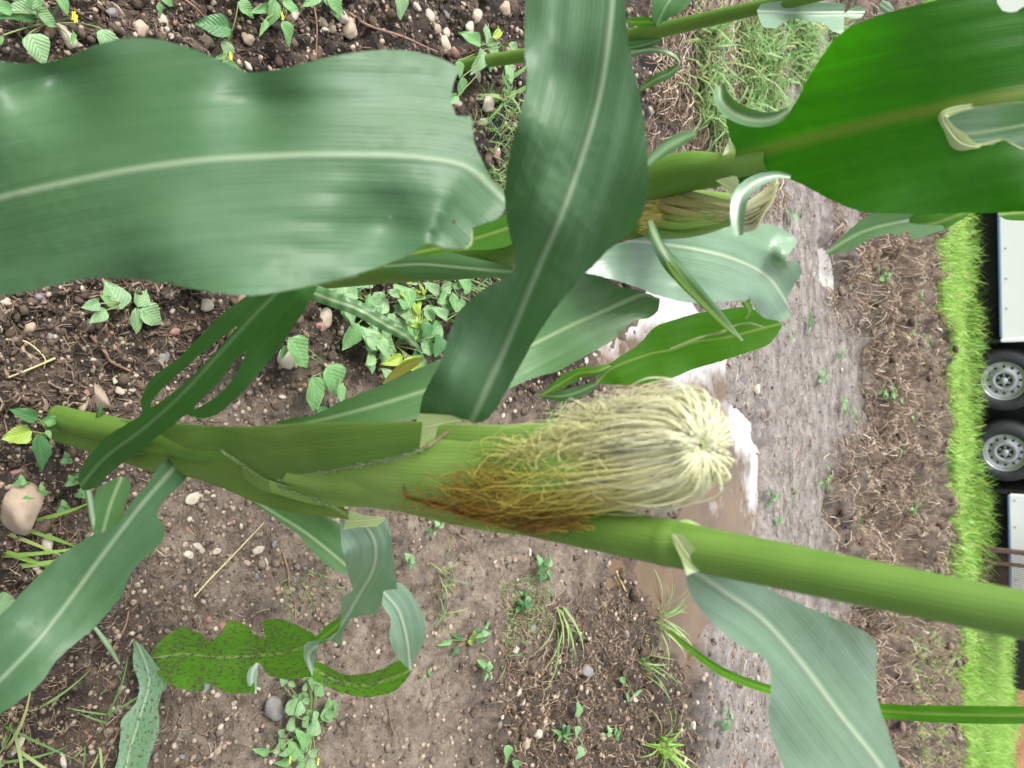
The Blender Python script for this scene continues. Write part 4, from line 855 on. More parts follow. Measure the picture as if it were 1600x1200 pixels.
weed('pale leafy weed between the thin stalk and the white pebbles', 760, 75, [(760, 72, 32, -65, .6, 'p'), (762, 74, 34, 15, .85, 'p'), (756, 78, 30, 130, .75, 'p'), (752, 70, 28, 195, .7), (770, 60, 28, -30, .5, 'y'), (765, 85, 26, 80, .6), (790, 100, 32, 60, .6, 'p'), (795, 70, 24, 10, .7, 'p'), (715, 95, 24, 80, .6), (715, 150, 34, 160, .5, 'p'), (722, 120, 30, 95, .5), (785, 120, 26, 30, .6)], .04)
weed('weed with three big soft leaves just below the near leaf tip', 495, 575, [(452, 528, 58, 48, .7, 'g'), (513, 570, 52, 62, .8, 'g'), (488, 588, 58, 76, .62, 'g'), (530, 600, 30, 80, .5), (495, 640, 28, 10, .6, 'd'), (445, 540, 24, 100, .5)], .05)
weed('four leaved seedling with one yellow green leaf at the left edge', 62, 680, [(60, 655, 42, 202, .55, 'd'), (62, 660, 42, -8, .46, 'g'), (50, 674, 46, 164, .7, 'y'), (58, 678, 64, 74, .48, 'd'), (72, 672, 16, 60, .6)], .05)
def rweed(label, c, poly, n, sz, h=.03, flowers=(), mats='ggp', wr=(.5, .85)):
    L = []
    us = [p[0] for p in poly]; vs = [p[1] for p in poly]
    while len(L) < n:
        u = random.uniform(min(us), max(us)); v = random.uniform(min(vs), max(vs))
        if inpoly([u], [v], poly)[0]: L.append((u, v, random.uniform(*sz), random.uniform(0, 360), random.uniform(*wr), random.choice(mats)))
    weed(label, c[0], c[1], L, h, flowers)
rweed('dense pale leafy weed mat behind the narrow leaf tip, upper part', (560, 480), [(490, 440), (560, 430), (610, 440), (620, 520), (560, 510), (500, 480)], 26, (20, 46), .04, mats='gppp')
rweed('dense pale leafy weed mat right of the near leaf tip, lower part', (600, 540), [(570, 500), (680, 470), (700, 520), (640, 600), (570, 590), (560, 540)], 30, (18, 44), .04, mats='ggpppdy')
rweed('yellow green ferny weed in the middle of the weed mat', (640, 480), [(615, 440), (670, 440), (670, 530), (630, 530)], 30, (12, 28), .05, mats='yyp', wr=(.2, .4))
rweed('weed with round bluish leaves left of the upright leaf', (700, 480), [(675, 440), (740, 440), (735, 510), (690, 520)], 13, (18, 34), .04, mats='pgg')
rweed('broad leaved flowering weed cluster at the bottom edge', (480, 1130), [(435, 1065), (480, 1055), (520, 1085), (530, 1110), (500, 1130), (490, 1200), (430, 1210), (415, 1170), (445, 1120)], 42, (14, 30), .03, [(452, 1187, 5), (496, 1190, 5)], 'gpp')
weed('round pale leaf at the left edge below the long pale leaf', -5, 945, [(-10, 945, 36, -5, 1.1, 'p')], .02)
weed('grey green weed leaves partly behind the drooping leaf', 490, 640, [(430, 1090, 34, 140, .7, 'p'), (445, 1075, 30, 30, .7, 'p')], .03) if False else None
weed('tiny weed beside the curled bright leaf tip on the mud', 665, 1050, [(662, 1050, 16, 100, .6, 'p'), (668, 1048, 14, 30, .6), (658, 1048, 14, 190, .5)], .012)
weed('small yellow green sprig on the mud right of the drooping leaf', 735, 1000, [(733, 1000, 18, -30, .6, 'y'), (731, 1002, 16, 20, .6, 'y'), (722, 998, 16, 200, .5, 'd'), (715, 1010, 16, 120, .5, 'd'), (705, 1000, 18, 170, .5)], .015)
weed('small weed with narrow leaves at the bottom centre right', 985, 1075, [(975, 1070, 14, 200, .5), (990, 1085, 16, 100, .5), (978, 1085, 16, 30, .5), (968, 1060, 26, 60, .4)], .02)
weed('small pale weed near the white stone at the bottom', 905, 1140, [(900, 1135, 20, 60, .6, 'p'), (902, 1120, 22, -80, .5), (908, 1165, 24, 100, .6, 'p'), (880, 1150, 14, 200, .6)], .02)
weed('small leaf pair right of the bottom edge weeds', 795, 1180, [(790, 1165, 26, 60, .6, 'g'), (800, 1190, 24, 20, .6), (655, 1185, 20, 100, .4)][:2], .02)
# clover
for u, v in [(105, 717), (112, 752), (127, 772), (45, 778), (100, 792), (32, 752), (65, 768)]:
    weed('small three lobed clover below the stem base at left', u, v, [(u, v, 12, a + random.uniform(-15, 15), .95, 'g') for a in (30, 150, 270)], .018, name='clover', group='clovers below the stem base')
# tiny seedlings over the track and clods
sv = [(1240, 340), (1265, 500), (1235, 520), (1370, 420), (1385, 430), (1400, 510), (1425, 520), (1440, 540), (1450, 530), (1420, 580), (1400, 620), (1380, 610), (1430, 660), (1315, 550), (1288, 590), (1320, 630), (1410, 700), (1430, 730), (1450, 720),
      (1335, 650), (1290, 745), (1350, 740), (1400, 790), (1345, 800), (1430, 800), (1290, 910), (1310, 930), (1330, 915), (1295, 960), (1450, 900), (1370, 870), (1420, 480), (1440, 470), (1345, 1020), (1137, 1132), (1130, 1125), (880, 1150), (957, 1145), (640, 880), (680, 830), (850, 890),
      (760, 1045), (1210, 780), (1300, 430), (755, 990), (820, 940), (1212, 820)]
for i, (u, v) in enumerate(sv):
    g = G(u, v); s = 13
    lab = 'on the wet track' if u < 1330 and u > 1150 else ('in the clods nearest the lawn' if u > 1420 else ('in the middle of the clods' if u >= 1330 else 'on the bare mud this side of the puddle'))
    lab += ', upper stretch beside the bright leaf' if v < 500 else (', opposite the ear silk' if v < 720 else (', behind the long stalk' if v < 960 else ', near the bottom'))
    weed('tiny weed seedling ' + lab, u, v, [(u + random.uniform(-7, 7), v + random.uniform(-9, 9), s * random.uniform(.6, 1.3), random.uniform(0, 360), random.uniform(.4, .8), random.choice('gdp')) for _ in range(random.randint(5, 10))], .02 * max(1, g.y * .4), name='seedling', group='tiny seedlings ' + lab, stems=False)

# ================================================================== STONES
def stone_mesh(nm, seed, sub=3):
    import bmesh
    bm = bmesh.new(); bmesh.ops.create_icosphere(bm, subdivisions=sub, radius=1)
    r = random.Random(seed); ofs = Vector((r.uniform(0, 50), r.uniform(0, 50), r.uniform(0, 50)))
    planes = [Vector((r.gauss(0, 1), r.gauss(0, 1), r.gauss(0, 1))).normalized() for _ in range(8)]
    sx, sy, sz_ = r.uniform(.8, 1.15), r.uniform(.65, .95), r.uniform(.5, .75)
    for v in bm.verts:
        n = v.co.normalized(); k = 1 + .22 * mn.noise(n * 1.3 + ofs) + .14 * mn.noise(n * 3.1 + ofs)
        for p in planes: k = min(k, r.uniform(.7, .7) / max(.05, n.dot(p)))
        v.co = Vector((n.x * sx, n.y * sy, n.z * sz_)) * k
    me = bpy.data.meshes.new(nm); bm.to_mesh(me); bm.free(); me.shade_smooth(); return me
def stone_mat(name, a, b_, c_):
    m, t, b = NT(name); tc = N(t, 'ShaderNodeTexCoord'); oi = N(t, 'ShaderNodeObjectInfo')
    add = t.nodes.new('ShaderNodeVectorMath'); add.operation = 'ADD'; t.links.new(tc.outputs['Object'], add.inputs[0]); t.links.new(oi.outputs['Location'], add.inputs[1])
    n = noise_n(t, add.outputs[0], 1.6, 6, .65); n2 = noise_n(t, add.outputs[0], 9, 5, .7)
    c = mixc(t, ramp(t, n, [(.35, 0), (.65, 1)]), a, b_); c = mixc(t, ramp(t, n2, [(.60, 0), (.76, .55)]), c, c_)
    c = mixc(t, mth(t, 'MULTIPLY', oi.outputs['Random'], .18), c, c_)
    t.links.new(c, b.inputs['Base Color']); b.inputs['Roughness'].default_value = .7; bump(t, b, n2, .5, .0012); return m
SMAT = {'w': stone_mat('white limestone', (.46, .42, .34), (.33, .28, .21), (.16, .12, .08)), 't': stone_mat('tan stone', (.36, .29, .21), (.25, .19, .13), (.12, .085, .055)),
        'g': stone_mat('grey stone', (.20, .19, .18), (.13, .12, .115), (.07, .055, .045)), 'p': stone_mat('reddish stone', (.27, .14, .11), (.19, .10, .08), (.14, .09, .06))}
SME = {}
for k in SMAT:
    SME[k] = [stone_mesh('stone', ord(k) * 10 + i) for i in range(6)]
    for me in SME[k]: me.materials.append(SMAT[k])
def stone(u, v, wpx, k, label, asp=1.0, group=None, name='stone', embed=.25, cat='stone', h=.6):
    g = G(u, v); z = hz(g.x, g.y); d = (cp * g.y + sp * (H - z)); s = wpx * d / F / 2 * 1.12
    o = bpy.data.objects.new(name, random.choice(SME[k])); C.objects.link(o)
    o.location = (g.x, g.y, z + s * h * (.5 - embed)); o.rotation_euler = (random.uniform(-.3, .3), random.uniform(-.3, .3), random.uniform(0, 6.28)); o.scale = (s, s * asp, s * h / .6)
    return tag(o, label, cat, group)
ST = [(205, 50, 36, 't', 'large tan stone above the wavy edge of the near leaf', .75), (245, 37, 22, 'w', 'white pebble above the near leaf, just right of the big tan one', 1), (248, 53, 12, 'w', 'tiny white pebble touching the white one above the near leaf', 1),
      (178, 22, 30, 't', 'long grey brown stone near the top left weed', .6), (160, 28, 18, 'g', 'small dark stone beside the top left flower', .8), (80, 68, 38, 'w', 'pale stone half under the top left weed leaves', .8),
      (318, 68, 30, 't', 'tan stone above the near leaf left of the flowering creeper', .7), (385, 62, 24, 't', 'tan stone right of the dark round weed leaf', .9), (268, 28, 12, 't', 'small orange tan pebble near the white pebble', 1),
      (452, 27, 26, 'w', 'white pebble at the top beside the serrated weed', .8), (497, 36, 20, 'w', 'round white pebble left of the pair at the top', 1), (524, 31, 22, 'w', 'round white pebble at the top, upper one of the close pair', 1), (537, 47, 32, 't', 'tan cracked stone just below the round white pair', .9),
      (511, 47, 18, 't', 'brownish pebble between white pebble and cracked stone', 1), (496, 50, 10, 'w', 'tiny white pebble under the round one', 1), (634, 17, 22, 'w', 'white pebble tucked beside the drooping single leaf', .8),
      (654, 32, 24, 'w', 'white chalky pebble left of the tall white stone', .9), (688, 55, 20, 'w', 'white stone of the stacked group above the near leaf tip', 1.1), (684, 73, 26, 'w', 'larger knobbly white stone of the stacked group', 1.2), (703, 86, 20, 'p', 'pinkish pebble at the right of the stacked group', 1),
      (732, 28, 22, 'w', 'bright white pebble by the pale leafy weed', 1.1), (722, 47, 22, 'w', 'white stone below the bright pebble by the weed', 1.2), (765, 20, 24, 't', 'rounded tan stone at the top behind the pale weed', 1.2), (662, 52, 16, 't', 'tan stone in the shade of the stacked group', 1.3),
      (736, 122, 26, 'w', 'white stone right of the near leaf, under the thin stalk', 1.2), (712, 165, 18, 'w', 'white stone touching the torn near leaf edge', 1.6), (742, 168, 26, 'w', 'grey white rough stone beside the torn near leaf edge', 1.4), (742, 195, 16, 'w', 'narrow white stone below the rough one', 1.8),
      (302, 479, 24, 'w', 'lone white pebble on dark soil below the near leaf', 1), (352, 474, 26, 'p', 'reddish stone just under the near leaf edge', .8), (258, 520, 20, 'p', 'dull pink pebble right of the three leaved seedling', .9), (130, 508, 24, 'g', 'flat grey stone left of the three leaved seedling', .6), (245, 560, 22, 'g', 'dark glossy stone in the hollow', .8),
      (55, 465, 20, 'g', 'grey pebble at the left under the near leaf', .9), (2, 474, 20, 'w', 'pale pebble at the very left edge under the near leaf', .9), (67, 526, 13, 'g', 'bluish round pebble on dark soil at left', 1), (42, 513, 20, 't', 'brown pebble at left beside the root', .9),
      (148, 614, 56, 't', 'biggest tan rock, standing right above the stalk base', .7), (185, 610, 17, 'w', 'small white pebble at the corner of the tan rock', 1), (120, 632, 30, 't', 'small tan rock leaning on the biggest one', .6),
      (425, 562, 30, 'w', 'bright white stone between split leaf and weed', 1.1), (490, 500, 34, 'w', 'white and pink stone right of the near leaf tip', 1.1), (478, 512, 20, 'p', 'pink stone against the white one right of the leaf tip', 1), (475, 605, 30, 'w', 'pale stone half hidden by the three big soft leaves', 1.3),
      (8, 790, 78, 't', 'large pale grey rock cut by the left edge', 1.0), (132, 838, 30, 'w', 'tan white stone behind the long pale leaf', .8), (58, 842, 34, 'w', 'white flat stone beside the bright grass blades', .6), (16, 737, 22, 'p', 'reddish pebble under the yellow green seedling leaf', .8),
      (290, 778, 26, 'w', 'cream stone below the sheath, left one', .9), (275, 862, 16, 'w', 'small cream pebble right of the long pale leaf', 1), (289, 850, 18, 'w', 'cream pebble in the cluster on the mud', .8), (330, 860, 16, 'w', 'rounded pebble by the yellow straw', 1), (398, 858, 20, 'w', 'off white pebble in the tan mud', 1), (413, 877, 15, 'w', 'white pebble on the tan mud, lower one', 1), (423, 850, 14, 'g', 'slate grey pebble on the tan mud', .8), (398, 900, 14, 'g', 'blue grey pebble on the tan mud', 1),
      (347, 979, 28, 'p', 'round maroon stone above the muddy leaf', 1), (320, 967, 12, 'p', 'small orange stone left of the maroon one', 1), (172, 1047, 12, 'g', 'bluish pebble near the lower left tuft', 1), (20, 1160, 30, 'w', 'pale flat stone chip near the lower left corner', .6), (82, 1178, 24, 'w', 'white stone chip at the lower left', .5),
      (418, 1100, 48, 'g', 'large dark grey stone left of the flowering weed cluster', .9), (832, 1142, 20, 'w', 'white square pebble at the bottom', 1), (847, 1128, 24, 't', 'brown oblong stone right of the white square pebble', 1.6), (992, 1090, 10, 'w', 'narrow white stone standing by the bottom weeds', 3.0),
      (905, 1045, 24, 'g', 'dark rough stone in the clods below the long tuft', 1.5), (883, 1079, 12, 'g', 'small blue grey pebble below the dark rough stone', 1), (962, 967, 7, 'w', 'tiny upright white chip on the mud bank', 2), (856, 1018, 10, 'p', 'small orange pebble on the mud bank', 1), (815, 1160, 20, 't', 'tan stone at the bottom left of the white square one', 1),
      (1175, 608, 15, 'w', 'pale shell like stone on the wet track beyond the silk', 1.1), (1458, 516, 16, 'w', 'white flat chip at the lawn edge', .5), (795, 1012, 16, 'w', 'tan white stone at the mud edge', 1), (1283, 448, 6, 'w', 'white chip beside the little brown puddle', 1), (1305, 578, 8, 'w', 'small white chip on the clod edge', 1), (1380, 550, 6, 'w', 'tiny pale chip in the clods', 1),
      (1382, 843, 12, 'w', 'pale stone in the clods above the stalk', 1)]
for u, v, wd, k, lab, asp in ST: stone(u, v, wd, k, lab, asp)
def where(u, v):
    if u < 330 and v > 760: return 'below the long pale leaf at lower left' if v > 900 else 'between stalk base and left edge'
    if v < 130: return 'along the top edge left of the near leaf hump' if u < 330 else ('along the top edge above the near leaf' if u < 600 else 'near the thin stalk at the top')
    if v < 440 and u > 680: return 'beside the torn leaf end'
    if v < 660: return 'on dark soil left of the split leaf' if u < 320 else ('around the weed mat' if u < 700 else 'on the mud behind the upright leaf')
    if u < 420: return 'on pale mud just below the sheath'
    if u < 780: return 'on bare mud by the drooping leaf' if v < 1000 else 'on bare mud at the bottom centre'
    return 'on the mud bank below the stalk' if v < 1000 else 'in the dark clods at the bottom right of centre'
rp = random.Random(5); cnt = 0
PG = {'w': ('small pale pebble lying loose on the soil', 'loose pale pebbles'), 't': ('small tan pebble lying loose on the soil', 'loose tan pebbles'), 'g': ('small dark grey pebble lying loose on the soil', 'loose grey pebbles'), 'p': ('small reddish pebble lying loose on the soil', 'loose reddish pebbles')}
while cnt < 215:
    u, v = rp.uniform(0, 1120), rp.uniform(0, 1200)
    x, y = G(u, v)[:2]; z = hz(x, y)
    if z < WATER_Z + .002: continue
    mudz = 300 < u < 1000 and 820 < v < 1180
    if mudz and u > 450 and not (u > 780 and v > 950) and rp.random() > .25: continue
    k = rp.choices('wtgp', (4, 6, 2, 1))[0]
    stone(u, v, rp.uniform(7, 13) * (1 + .6 * rp.random() ** 3), k, PG[k][0].replace(' lying loose on the soil', ' ' + where(u, v)), rp.uniform(.6, 1.1), PG[k][1] + ' ' + where(u, v), name='pebble', cat='pebble', embed=.3); cnt += 1
# gravel too small to pick apart
def gravel(name, n, smin, smax, mat, filt, seed, umax=1180, pw=2.2):
    r = np.random.default_rng(seed)
    import bmesh
    bm = bmesh.new(); bmesh.ops.create_icosphere(bm, subdivisions=1, radius=1); bv = np.array([v.co[:] for v in bm.verts]); bf = np.array([[v.index for v in f.verts] for f in bm.faces]); bm.free()
    u = r.uniform(-40, umax, n); v = r.uniform(-40, 1240, n)
    a = (u - 800) / F; b = (v - 600) / F; t = H / (sp - cp * a)
    x = b * t; y = (cp + sp * a) * t
    pud, road, clump, tan, lawn = zones(x, y)
    k = (r.random(n) < filt(road, clump, tan, x, y)) & (pud > .0); x, y = x[k], y[k]; n = len(x); z = hgt(x, y)
    dd = cp * y + sp * H
    s = r.uniform(0, 1, n) ** pw * (smax - smin) + smin; s = s * dd / F / 2
    sc = np.stack([s * r.uniform(.7, 1.3, n), s * r.uniform(.7, 1.1, n), s * r.uniform(.5, .9, n)], -1); an = r.uniform(0, 6.28, n)
    jit = 1 + r.uniform(-.22, .22, (n, len(bv)))
    L = bv[None] * sc[:, None] * jit[..., None]
    ca, sa = np.cos(an)[:, None], np.sin(an)[:, None]
    V = np.stack([L[..., 0] * ca - L[..., 1] * sa + x[:, None], L[..., 0] * sa + L[..., 1] * ca + y[:, None], L[..., 2] + z[:, None] + s[:, None] * .2], -1).reshape(-1, 3)
    Fq = (bf[None] + (np.arange(n) * len(bv))[:, None, None]).reshape(-1, 3)
    UV = np.repeat(np.stack([r.random(n), r.random(n)], -1), len(bv), 0)
    tag(npmesh(name, V, Fq, UV, mat, smooth=True), kind='stuff')
def grav_mat():
    m, t, b = NT('gravel'); uv = N(t, 'ShaderNodeUVMap'); sx = N(t, 'ShaderNodeSeparateXYZ'); t.links.new(uv.outputs[0], sx.inputs[0])
    c = ramp(t, sx.outputs[0], [(0, (.04, .03, .022)), (.3, (.13, .09, .06)), (.55, (.26, .195, .135)), (.82, (.38, .31, .23)), (.88, (.24, .12, .08)), (1, (.48, .42, .33))]); g = N(t, 'ShaderNodeNewGeometry')
    c = mixc(t, .5, c, mixc(t, 1, c, ramp(t, noise_n(t, g.outputs['Position'], 700, 4), [(.3, .3), (.7, 1)]), 'MULTIPLY'))
    t.links.new(c, b.inputs['Base Color']); b.inputs['Roughness'].default_value = .75; return m
M['gravel'] = grav_mat()
gravel('gravel', 24000, 1.6, 11, M['gravel'], lambda road, clump, tan, x, y: .95 - .66 * tan * sstep(.55, .8, y) - .55 * road, 11)
gravel('soil_crumbs', 26000, 1.5, 6, simple('soil crumbs', (.035, .024, .016), (.13, .095, .07), 60, .9), lambda road, clump, tan, x, y: .95 - .8 * tan - .92 * road, 12)

M['clod'] = simple('soil clod', (.035, .024, .016), (.12, .085, .058), 90, .95, bmp=(4, .8, .002))
M['clodp'] = simple('mud lump', (.10, .075, .055), (.22, .175, .135), 90, .95, bmp=(4, .8, .002))
gravel('soil_clods', 5200, 5, 24, M['clod'], lambda road, clump, tan, x, y: (.95 - .95 * tan - .95 * road) * (1 - clump), 31, pw=2.6)
gravel('mud_lumps', 2600, 4, 17, M['clodp'], lambda road, clump, tan, x, y: tan * .8, 32, pw=2.4)
gravel('field_clods', 6500, 4, 17, M['clodp'], lambda road, clump, tan, x, y: clump * (LAWN(x, y) < .1) * .9, 33, umax=1500, pw=2.0)
gravel('field_clods', 6500, 4, 20, M['clod'], lambda road, clump, tan, x, y: clump * (LAWN(x, y) < .1) * .9, 34, umax=1500, pw=2.0)
gravel('track_grit', 9000, 1.5, 6, M['gravel'], lambda road, clump, tan, x, y: road * .6, 35, umax=1340)

# ================================================================== LITTER
def fibres(name, n, reg, L, rad, mat, seed, lift=.3, k=5, curl=1.2, filt=None):
    r = np.random.default_rng(seed)
    u = r.uniform(reg[0], reg[1], n); v = r.uniform(reg[2], reg[3], n)
    a = (u - 800) / F; b = (v - 600) / F; t = H / (sp - cp * a); x = b * t; y = (cp + sp * a) * t
    if filt is not None:
        pud, road, clump, tan, lawn = zones(x, y); kk = r.random(n) < filt(pud, road, clump, tan, lawn, x, y); x, y = x[kk], y[kk]; n = len(x)
    an = r.uniform(0, 6.28, n); cv = r.normal(0, curl, n); Ls = r.uniform(.3, 1, n) * L
    s = np.linspace(0, 1, k)
    ang = an[:, None] + cv[:, None] * s[None]
    X = x[:, None] + np.cumsum(np.cos(ang) * Ls[:, None] / k, 1); Y = y[:, None] + np.cumsum(np.sin(ang) * Ls[:, None] / k, 1)
    up = r.uniform(0, lift, n)[:, None] * Ls[:, None] * np.sin(s * np.pi)[None] + r.uniform(0, lift * .6, n)[:, None] * Ls[:, None] * s[None]
    Z = hgt(X, Y) + up + .001
    lines = np.stack([X, Y, Z], -1)
    return tag(strands(name, lines, r.uniform(.5, 1.2, n) * rad, mat, None), kind='stuff')
def straw_mat(name, st):
    m, t, b = NT(name); uv = N(t, 'ShaderNodeUVMap'); sx = N(t, 'ShaderNodeSeparateXYZ'); t.links.new(uv.outputs[0], sx.inputs[0])
    t.links.new(ramp(t, sx.outputs[0], st), b.inputs['Base Color']); b.inputs['Roughness'].default_value = .8; return m
M['straw'] = straw_mat('dead grass straw', [(0, (.06, .035, .022)), (.4, (.17, .11, .07)), (.75, (.33, .25, .17)), (1, (.62, .54, .42))])
M['root'] = straw_mat('fine roots', [(0, (.05, .03, .02)), (.5, (.14, .09, .055)), (.85, (.30, .22, .14)), (1, (.45, .36, .24))])
fibres('dead_grass_litter', 42000, (1290, 1500, 0, 1240), .11, .0019, 'straw', 21, .35, curl=1.3, filt=lambda p, r_, c, t, l, x, y: c * (1 - l) * (.3 + .7 * sstep(-.3, .3, vnoise(x * 1.6, y * 1.6, 51))))
fibres('dead_grass_litter', 7000, (1130, 1340, 0, 1240), .05, .0010, 'straw', 22, .05, filt=lambda p, r_, c, t, l, x, y: (p > .05) * .8)
fibres('dead_grass_litter', 3500, (1010, 1220, 0, 330), .10, .0016, 'straw', 23, .2, filt=lambda p, r_, c, t, l, x, y: (p > .0) * .9)
fibres('root_litter', 2600, (-20, 780, -20, 830), .026, .0004, 'root', 24, .15, filt=lambda p, r_, c, t, l, x, y: (1 - t) * (p > 0))
fibres('root_litter', 1500, (-20, 320, 780, 1220), .026, .0004, 'root', 25, .15)
fibres('root_litter', 3000, (780, 1080, 930, 1220), .04, .0008, 'root', 26, .15, filt=lambda p, r_, c, t, l, x, y: (p > .02))
fibres('root_litter', 700, (300, 1000, 820, 1220), .03, .0004, 'root', 27, .03, filt=lambda p, r_, c, t, l, x, y: (p > .02))
M['bark'] = straw_mat('bark bits', [(0, (.03, .02, .013)), (.6, (.09, .06, .04)), (1, (.22, .16, .11))])
fibres('bark_chips', 700, (-20, 330, 440, 660), .018, .0017, 'bark', 28, .08, curl=.3)
fibres('bark_chips', 500, (-20, 800, -20, 110), .014, .0015, 'bark', 29, .08, curl=.3)
fibres('bark_chips', 900, (780, 1080, 930, 1220), .02, .0022, 'bark', 30, .08, curl=.3)
M['twigm'] = simple('brown twig', (.16, .09, .06), (.26, .16, .11), 120, .75)
M['twigp'] = simple('pale straw stick', (.45, .40, .22), (.34, .30, .14), 120, .7)
def twig(pts, r, mat, label, lift=.004):
    pts = [(u + 0.0, v) for u, v in pts]; g0 = G(*pts[0]); L = []
    for u, v in pts:
        g = G(u, v); L.append(Vector((g.x, g.y, hz(g.x, g.y) + lift)))
    o = tube_world('twig', L, [r * (1 - .5 * i / len(L)) for i in range(len(L))], mat, None, n=26, m=6)
    tag(o, label, 'twig')
twig([(476, -15), (481, 40), (487, 92)], .0014, 'twigm', 'thin upright reddish twig left of the white pebbles at the top')
twig([(540, 22), (565, 42), (610, 62), (635, 72), (665, 88)], .0022, 'twigm', 'brown twig slanting above the near leaf towards the stacked white stones')
twig([(270, -12), (300, 12), (328, 30)], .0016, 'twigm', 'short straight twig at the top between pebble and creeper')
twig([(0, 531), (30, 534), (50, 548), (58, 562), (59, 576)], .0011, 'root', 'curved pale root lying on dark soil at the left') if False else twig([(0, 531), (30, 534), (50, 548), (58, 562), (59, 576)], .0011, 'twigp', 'curved pale root lying on dark soil at the left')
twig([(436, 862), (440, 890), (446, 920), (458, 945), (457, 968)], .0013, 'twigm', 'dark red twig standing in the tan mud below the sheath')
twig([(294, 930), (318, 905), (350, 872), (375, 850), (402, 815)], .0013, 'twigp', 'long yellow straw lying across the tan mud')
twig([(966, 880), (976, 908), (986, 940)], .0030, 'twigp', 'pale stick at the edge of the brown puddle below the stalk')
twig([(596, 1090), (599, 1120), (604, 1145)], .001, 'twigm', 'thin dark twig on the mud below the curled leaf')
twig([(758, 978), (768, 1005), (783, 1030), (789, 1048)], .001, 'twigm', 'thin red brown twig on the mud in the lower middle')
twig([(820, 1000), (870, 1040), (920, 1070)], .0013, 'twigm', 'long thin twig across the dark clods below the long grass tuft')
twig([(955, 1010), (985, 1040), (1010, 1065)], .0015, 'twigm', 'thin twig beside the smaller puddle tuft')
twig([(135, 525), (150, 550), (165, 565), (195, 580)], .0022, 'twigm', 'brown stem piece lying in the dark hollow')
twig([(70, 560), (40, 575), (0, 590)], .0013, 'twigp', 'straight pale root at the left edge')
twig([(165, 1010), (180, 975), (188, 950)], .0012, 'twigm', 'dark twig right of the long pale leaf')
twig([(140, 1200), (165, 1150), (185, 1120)], .0012, 'twigm', 'thin twig beside the mud spotted leaf at the bottom')
twig([(700, 820), (718, 840), (735, 862)], .0012, 'twigm', 'short bent twig directly under the stalk in the middle')
twig([(668, 455), (672, 480), (677, 500)], .0030, 'twigm', 'thick short stub in the weed mat')

# ================================================================== TRAILERS
def bx(x0, x1, y0, y1, z0, z1, bev=.0):
    return (x0, x1, y0, y1, z0, z1)
TY = lambda x: 8.75 + .25 * x
TA = math.atan(.25); ORG = Vector((-.03, 8.74, 0))
TM = Matrix.Translation(ORG) @ Matrix.Rotation(TA, 4, 'Z')       # local x along the side, local +y away from the camera
def boxes(name, L, mat, parent, bevel=.008):
    import bmesh
    bm = bmesh.new()
    for (x0, x1, y0, y1, z0, z1) in L:
        r = bmesh.ops.create_cube(bm, size=1); 
        for v in r['verts']: v.co = Vector(((x0 + x1) / 2 + v.co.x * (x1 - x0), (y0 + y1) / 2 + v.co.y * (y1 - y0), (z0 + z1) / 2 + v.co.z * (z1 - z0)))
    if bevel: bmesh.ops.bevel(bm, geom=list(bm.edges), offset=bevel, segments=2, affect='EDGES', clamp_overlap=True)
    bm.transform(TM); me = bpy.data.meshes.new(name); bm.to_mesh(me); bm.free()
    return obj(name, me, M[mat], parent, smooth=False)
M['white'] = simple('white panel', (.88, .88, .87), (.85, .85, .84), 3, .35)
M['black'] = simple('black chassis', (.012, .012, .013), (.02, .02, .02), 10, .6)
M['rubber'] = simple('tyre rubber', (.022, .023, .026), (.035, .036, .04), 30, .65, bmp=(4, .3, .004))
M['steel'] = simple('silver wheel', (.46, .47, .49), (.38, .39, .41), 12, .35, metallic=.6)
M['blue'] = simple('blue trim', (.05, .17, .42), (.06, .2, .48), 10, .4)
M['brownsteel'] = simple('brown painted steel', (.11, .065, .055), (.15, .09, .075), 30, .6)
tr = empty('trailer', ORG, 'white box trailer with two silver wheels at the right edge of the picture', 'trailer')
boxes('side_panel', [(-3.6, -.385, -.02, .02, .295, 2.1)], 'white', tr, .012)
boxes('side_panel', [(1.14, 2.45, -.02, .02, .335, 2.1)], 'white', tr, .012)
boxes('corner_cap', [(-.42, -.383, -.045, -.022, .29, .9)], 'white', tr, .01)
boxes('trim', [(-3.6, -.43, -.034, -.022, .285, .292)], 'blue', tr, 0)
boxes('trim', [(1.15, 2.45, -.034, -.022, .325, .332)], 'blue', tr, 0)
boxes('fender', [(-.382, 1.138, .02, .06, .72, 2.1)], 'white', tr, .01)
boxes('chassis', [(-3.6, -.4, .3, .38, .02, .50), (1.16, 2.45, .3, .38, .02, .50), (-3.6, 2.45, 1.9, 2.1, .12, .60), (-.40, -.36, .04, 1.9, .12, .72), (1.12, 1.16, .04, 1.9, .12, .72), (-.3, 1.1, .42, 1.9, .7, .74), (-.4, 1.16, .46, .5, .1, .72)], 'black', tr, 0)  # deep beams below the floor are added to black out the gap
boxes('floor', [(-3.6, -.4, .03, 2.0, .42, .5), (1.16, 2.45, .03, 2.0, .42, .5)], 'black', tr, 0)
boxes('roof', [(-3.6, 2.45, -.03, 2.1, 2.1, 2.16)], 'white', tr, .02)
boxes('front_wall', [(-3.64, -3.602, .0, 2.0, .3, 2.1)], 'white', tr, .0)
boxes('rear_wall', [(2.452, 2.49, .0, 2.0, .3, 2.1)], 'white', tr, .0)
boxes('rivet', [(x - .008, x + .008, -.026, -.018, .335, .351) for x in np.arange(-3.5, -.45, .28)] + [(x - .008, x + .008, -.026, -.018, .375, .391) for x in np.arange(1.2, 2.4, .28)], 'steel', tr, 0)
